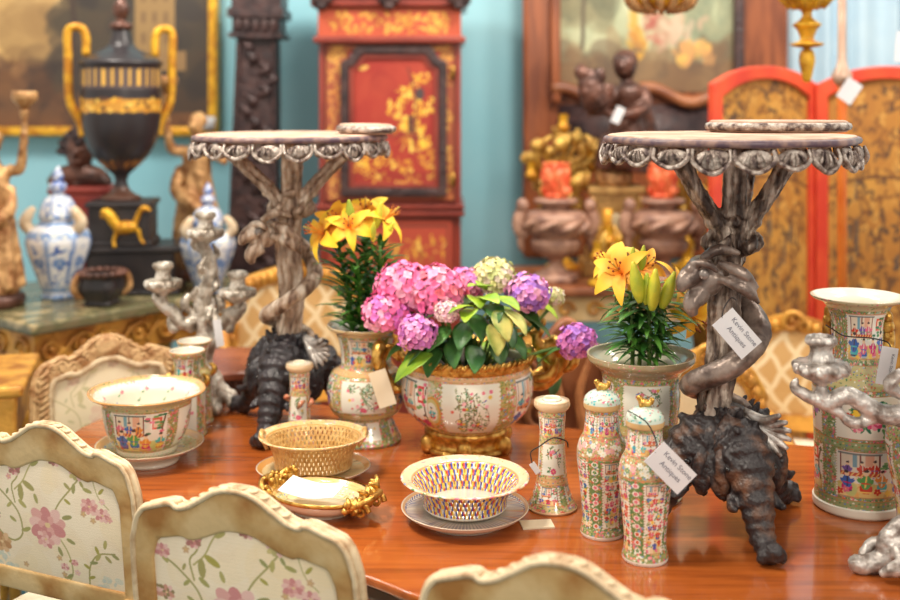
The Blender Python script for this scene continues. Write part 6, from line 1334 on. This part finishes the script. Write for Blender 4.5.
lv = [(462, 325, 2.6, 4.4, -.4, .1, 'leaf_dark'), (436, 330, 2.6, 3.9, -.3, .1, 'leaf_dark'), (480, 318, 2.6, 5.0, -.3, .1, 'leaf_dark'), (420, 312, 2.62, 3.6, -.2, .1, 'leaf_dark'), (452, 340, 2.6, 4.5, -.6, .1, 'leaf_dark'), (412, 345, 2.6, 3.7, -.3, .11, 'leaf_dark'), (398, 340, 2.66, 3.4, -.2, .11, 'leaf_dark'), (494, 308, 2.6, 4.9, .0, .1, 'leaf_dark'), (512, 322, 2.62, 5.3, -.5, .1, 'leaf_dark'), (520, 335, 2.66, 5.6, -.4, .1, 'leaf_dark'), (500, 340, 2.62, 4.8, -.7, .09, 'leaf_dark'), (470, 302, 2.68, 4.2, .3, .1, 'leaf_dark'), (540, 318, 2.7, 5.9, -.2, .11, 'leaf_dark'), (552, 352, 2.9, 5.6, -.9, .11, 'leaf_dark'), (560, 370, 2.92, 5.2, -1.1, .1, 'leaf_dark'), (430, 352, 2.62, 4.2, -.4, .1, 'leaf_dark'), (476, 350, 2.6, 4.8, -.3, .1, 'leaf_dark'),
      (484, 290, 2.66, 4.5, .5, .09, 'leaf_lime'), (478, 300, 2.62, 4.9, .2, .1, 'leaf_lime'), (468, 312, 2.58, 4.4, .1, .09, 'leaf_lime'), (490, 300, 2.6, 5.2, .3, .09, 'leaf_lime'), (460, 308, 2.58, 3.6, .2, .08, 'leaf_lime'), (512, 286, 2.74, 5.6, .5, .1, 'leaf_lime'), (544, 300, 2.74, 5.9, -.1, .12, 'leaf_lime'), (408, 356, 2.57, 3.35, -.28, .13, 'leaf_lime'), (508, 300, 2.62, 5.5, .1, .1, 'leaf_lime'), (476, 292, 2.64, 4.0, .6, .08, 'leaf_lime'), (526, 280, 2.82, 5.7, .5, .09, 'leaf_lime'),
      (505, 314, 2.56, 5.2, -.5, .1, 'leaf_tan'), (520, 312, 2.58, 5.6, -.35, .1, 'leaf_tan'), (498, 328, 2.56, 5.0, -.5, .1, 'leaf_tan')]
for i in range(22): lv.append((r.uniform(405, 545), r.uniform(298, 350), r.uniform(2.66, 2.88), r.uniform(0, 6.3), r.uniform(-.5, .4), r.uniform(.09, .12), 'leaf_dark' if r.random() < .75 else 'leaf_lime'))
for px, py, Y, az, pi_, L, mk in lv:
    p = loc_from(px, py, Y, o0); p = np.array(p)-np.array((math.cos(az), math.sin(az), 0))*L*.45
    L *= .86; V, F = leafgeo(L, L*.29, .18, .35, 11, 7, .85); o = MB().add((V, F), 0, None, orient(p, az, pi_, r.uniform(-.3, .3))).build('leaf', MT[mk], t)
    if mk != 'leaf_tan' or True: o.modifiers.new('s', 'SOLIDIFY').thickness = .0006
for i in range(9):
    a = i*.7; b = np.array((.05*math.cos(a), .05*math.sin(a), .1)); e = b+np.array((.05*math.cos(a), .05*math.sin(a)-.02, .1)); one(tube([b, (b+e)/2+np.array((0, 0, .02)), e], .004, 7, 4), 'stem', MT['stem'], t)

# ================================================================ PRICE TAGS
def text_mesh(body, size, parent, loc, m):
    cu = bpy.data.curves.new('lettering', 'FONT'); cu.body = body; cu.size = size; cu.extrude = .0001; cu.align_x = 'LEFT'
    o = bpy.data.objects.new('tmp', cu); COL.objects.link(o); dg = bpy.context.evaluated_depsgraph_get(); me = bpy.data.meshes.new_from_object(o.evaluated_get(dg)); bpy.data.objects.remove(o)
    me.materials.clear(); me.materials.append(m); q = bpy.data.objects.new('lettering', me); COL.objects.link(q); q.parent = parent; q.location = loc; q.rotation_euler = (PI/2, 0, 0); return q
def price_tag(label, px, py, Y, lpx, wpx, deg, string, lines=(), m='white_card', cat='tag', yaw=0):
    q = P(px, py, Y); L, W = lpx/FPX*Y, wpx/FPX*Y
    t = thing('price_tag', label, cat, q)
    c = one(box((0, 0, 0), (L, .0016, W)), 'card', MT[m], t, False); c.rotation_euler = (0, math.radians(deg), yaw)
    for i, (s, dx_) in enumerate(lines): text_mesh(s, W*.27, c, (-L*.34+dx_*L, -.0012, W*(.16-.34*i)), MT['ink'])
    if string:
        pts = [np.array(P(*s))-np.array(q) for s in string]; one(tube(pts, .0014, 6, 5), 'string', MT['black_string'], t)
    return t
KS = (('Kevin Stone', .02), ('Antiques', .10))
price_tag('white price tag hanging by black string from the dolphin of the right elephant stand', 737, 333.5, 2.145, 45, 27, 49, [(722, 318, 2.145), (724, 308, 2.15), (731, 298, 2.165), (736, 300, 2.18)], KS)
price_tag('white price tag hanging by black string from the front lidded jar', 670.5, 468, 2.025, 47, 28, 45, [(655, 453, 2.025), (657, 444, 2.03), (648, 424, 2.043), (634, 414, 2.06), (628, 411, 2.09)], KS)
price_tag('blank cream price tag hanging against the beaker vase with yellow lilies', 382.5, 388.5, 2.70, 37, 18, 72, [(375, 373, 2.70), (374, 366, 2.72), (382, 362, 2.74)], (), 'cream_card')
price_tag('slender white price tag hanging from the right arm of the left candelabrum', 218.5, 333, 3.02, 27, 8, 82, [(219, 322, 3.02), (216, 300, 3.04), (213, 286, 3.03), (216, 278, 3.05), (219, 290, 3.07)], ())
price_tag('white price tag tied to the neck of the tall cylindrical vase at right', 887, 366, 2.24, 38, 17, 100, [(891, 348, 2.24), (887, 342, 2.28), (870, 338, 2.295), (845, 336, 2.30), (834, 330, 2.32), (826, 325, 2.28)], (('Kevin Stone', .0),))
price_tag('white price tag hanging on the pole before the folding screen', 849.5, 91, 3.88, 23, 17, 124, [(843, 82, 3.9), (844, 76, 3.92)], ())
price_tag('small white price tag hanging from the dark bronze figure', 618, 115, 4.42, 17, 9, 115, [(621, 108, 4.42), (622, 102, 4.44)], ())
price_tag('white card at the upper right edge of the photo before the pale blue wall', 902, 47, 3.9, 30, 13, 95, [(902, 32, 3.9), (902, -60, 3.9)], ())
price_tag('tiny white tag wired to the porcelain candlestick in the middle', 535, 468, 2.345, 12, 6, 55, [(532, 463, 2.345), (531, 452, 2.345), (540, 446, 2.322), (553, 438, 2.318), (566, 441, 2.33), (568, 447, 2.345)], ())
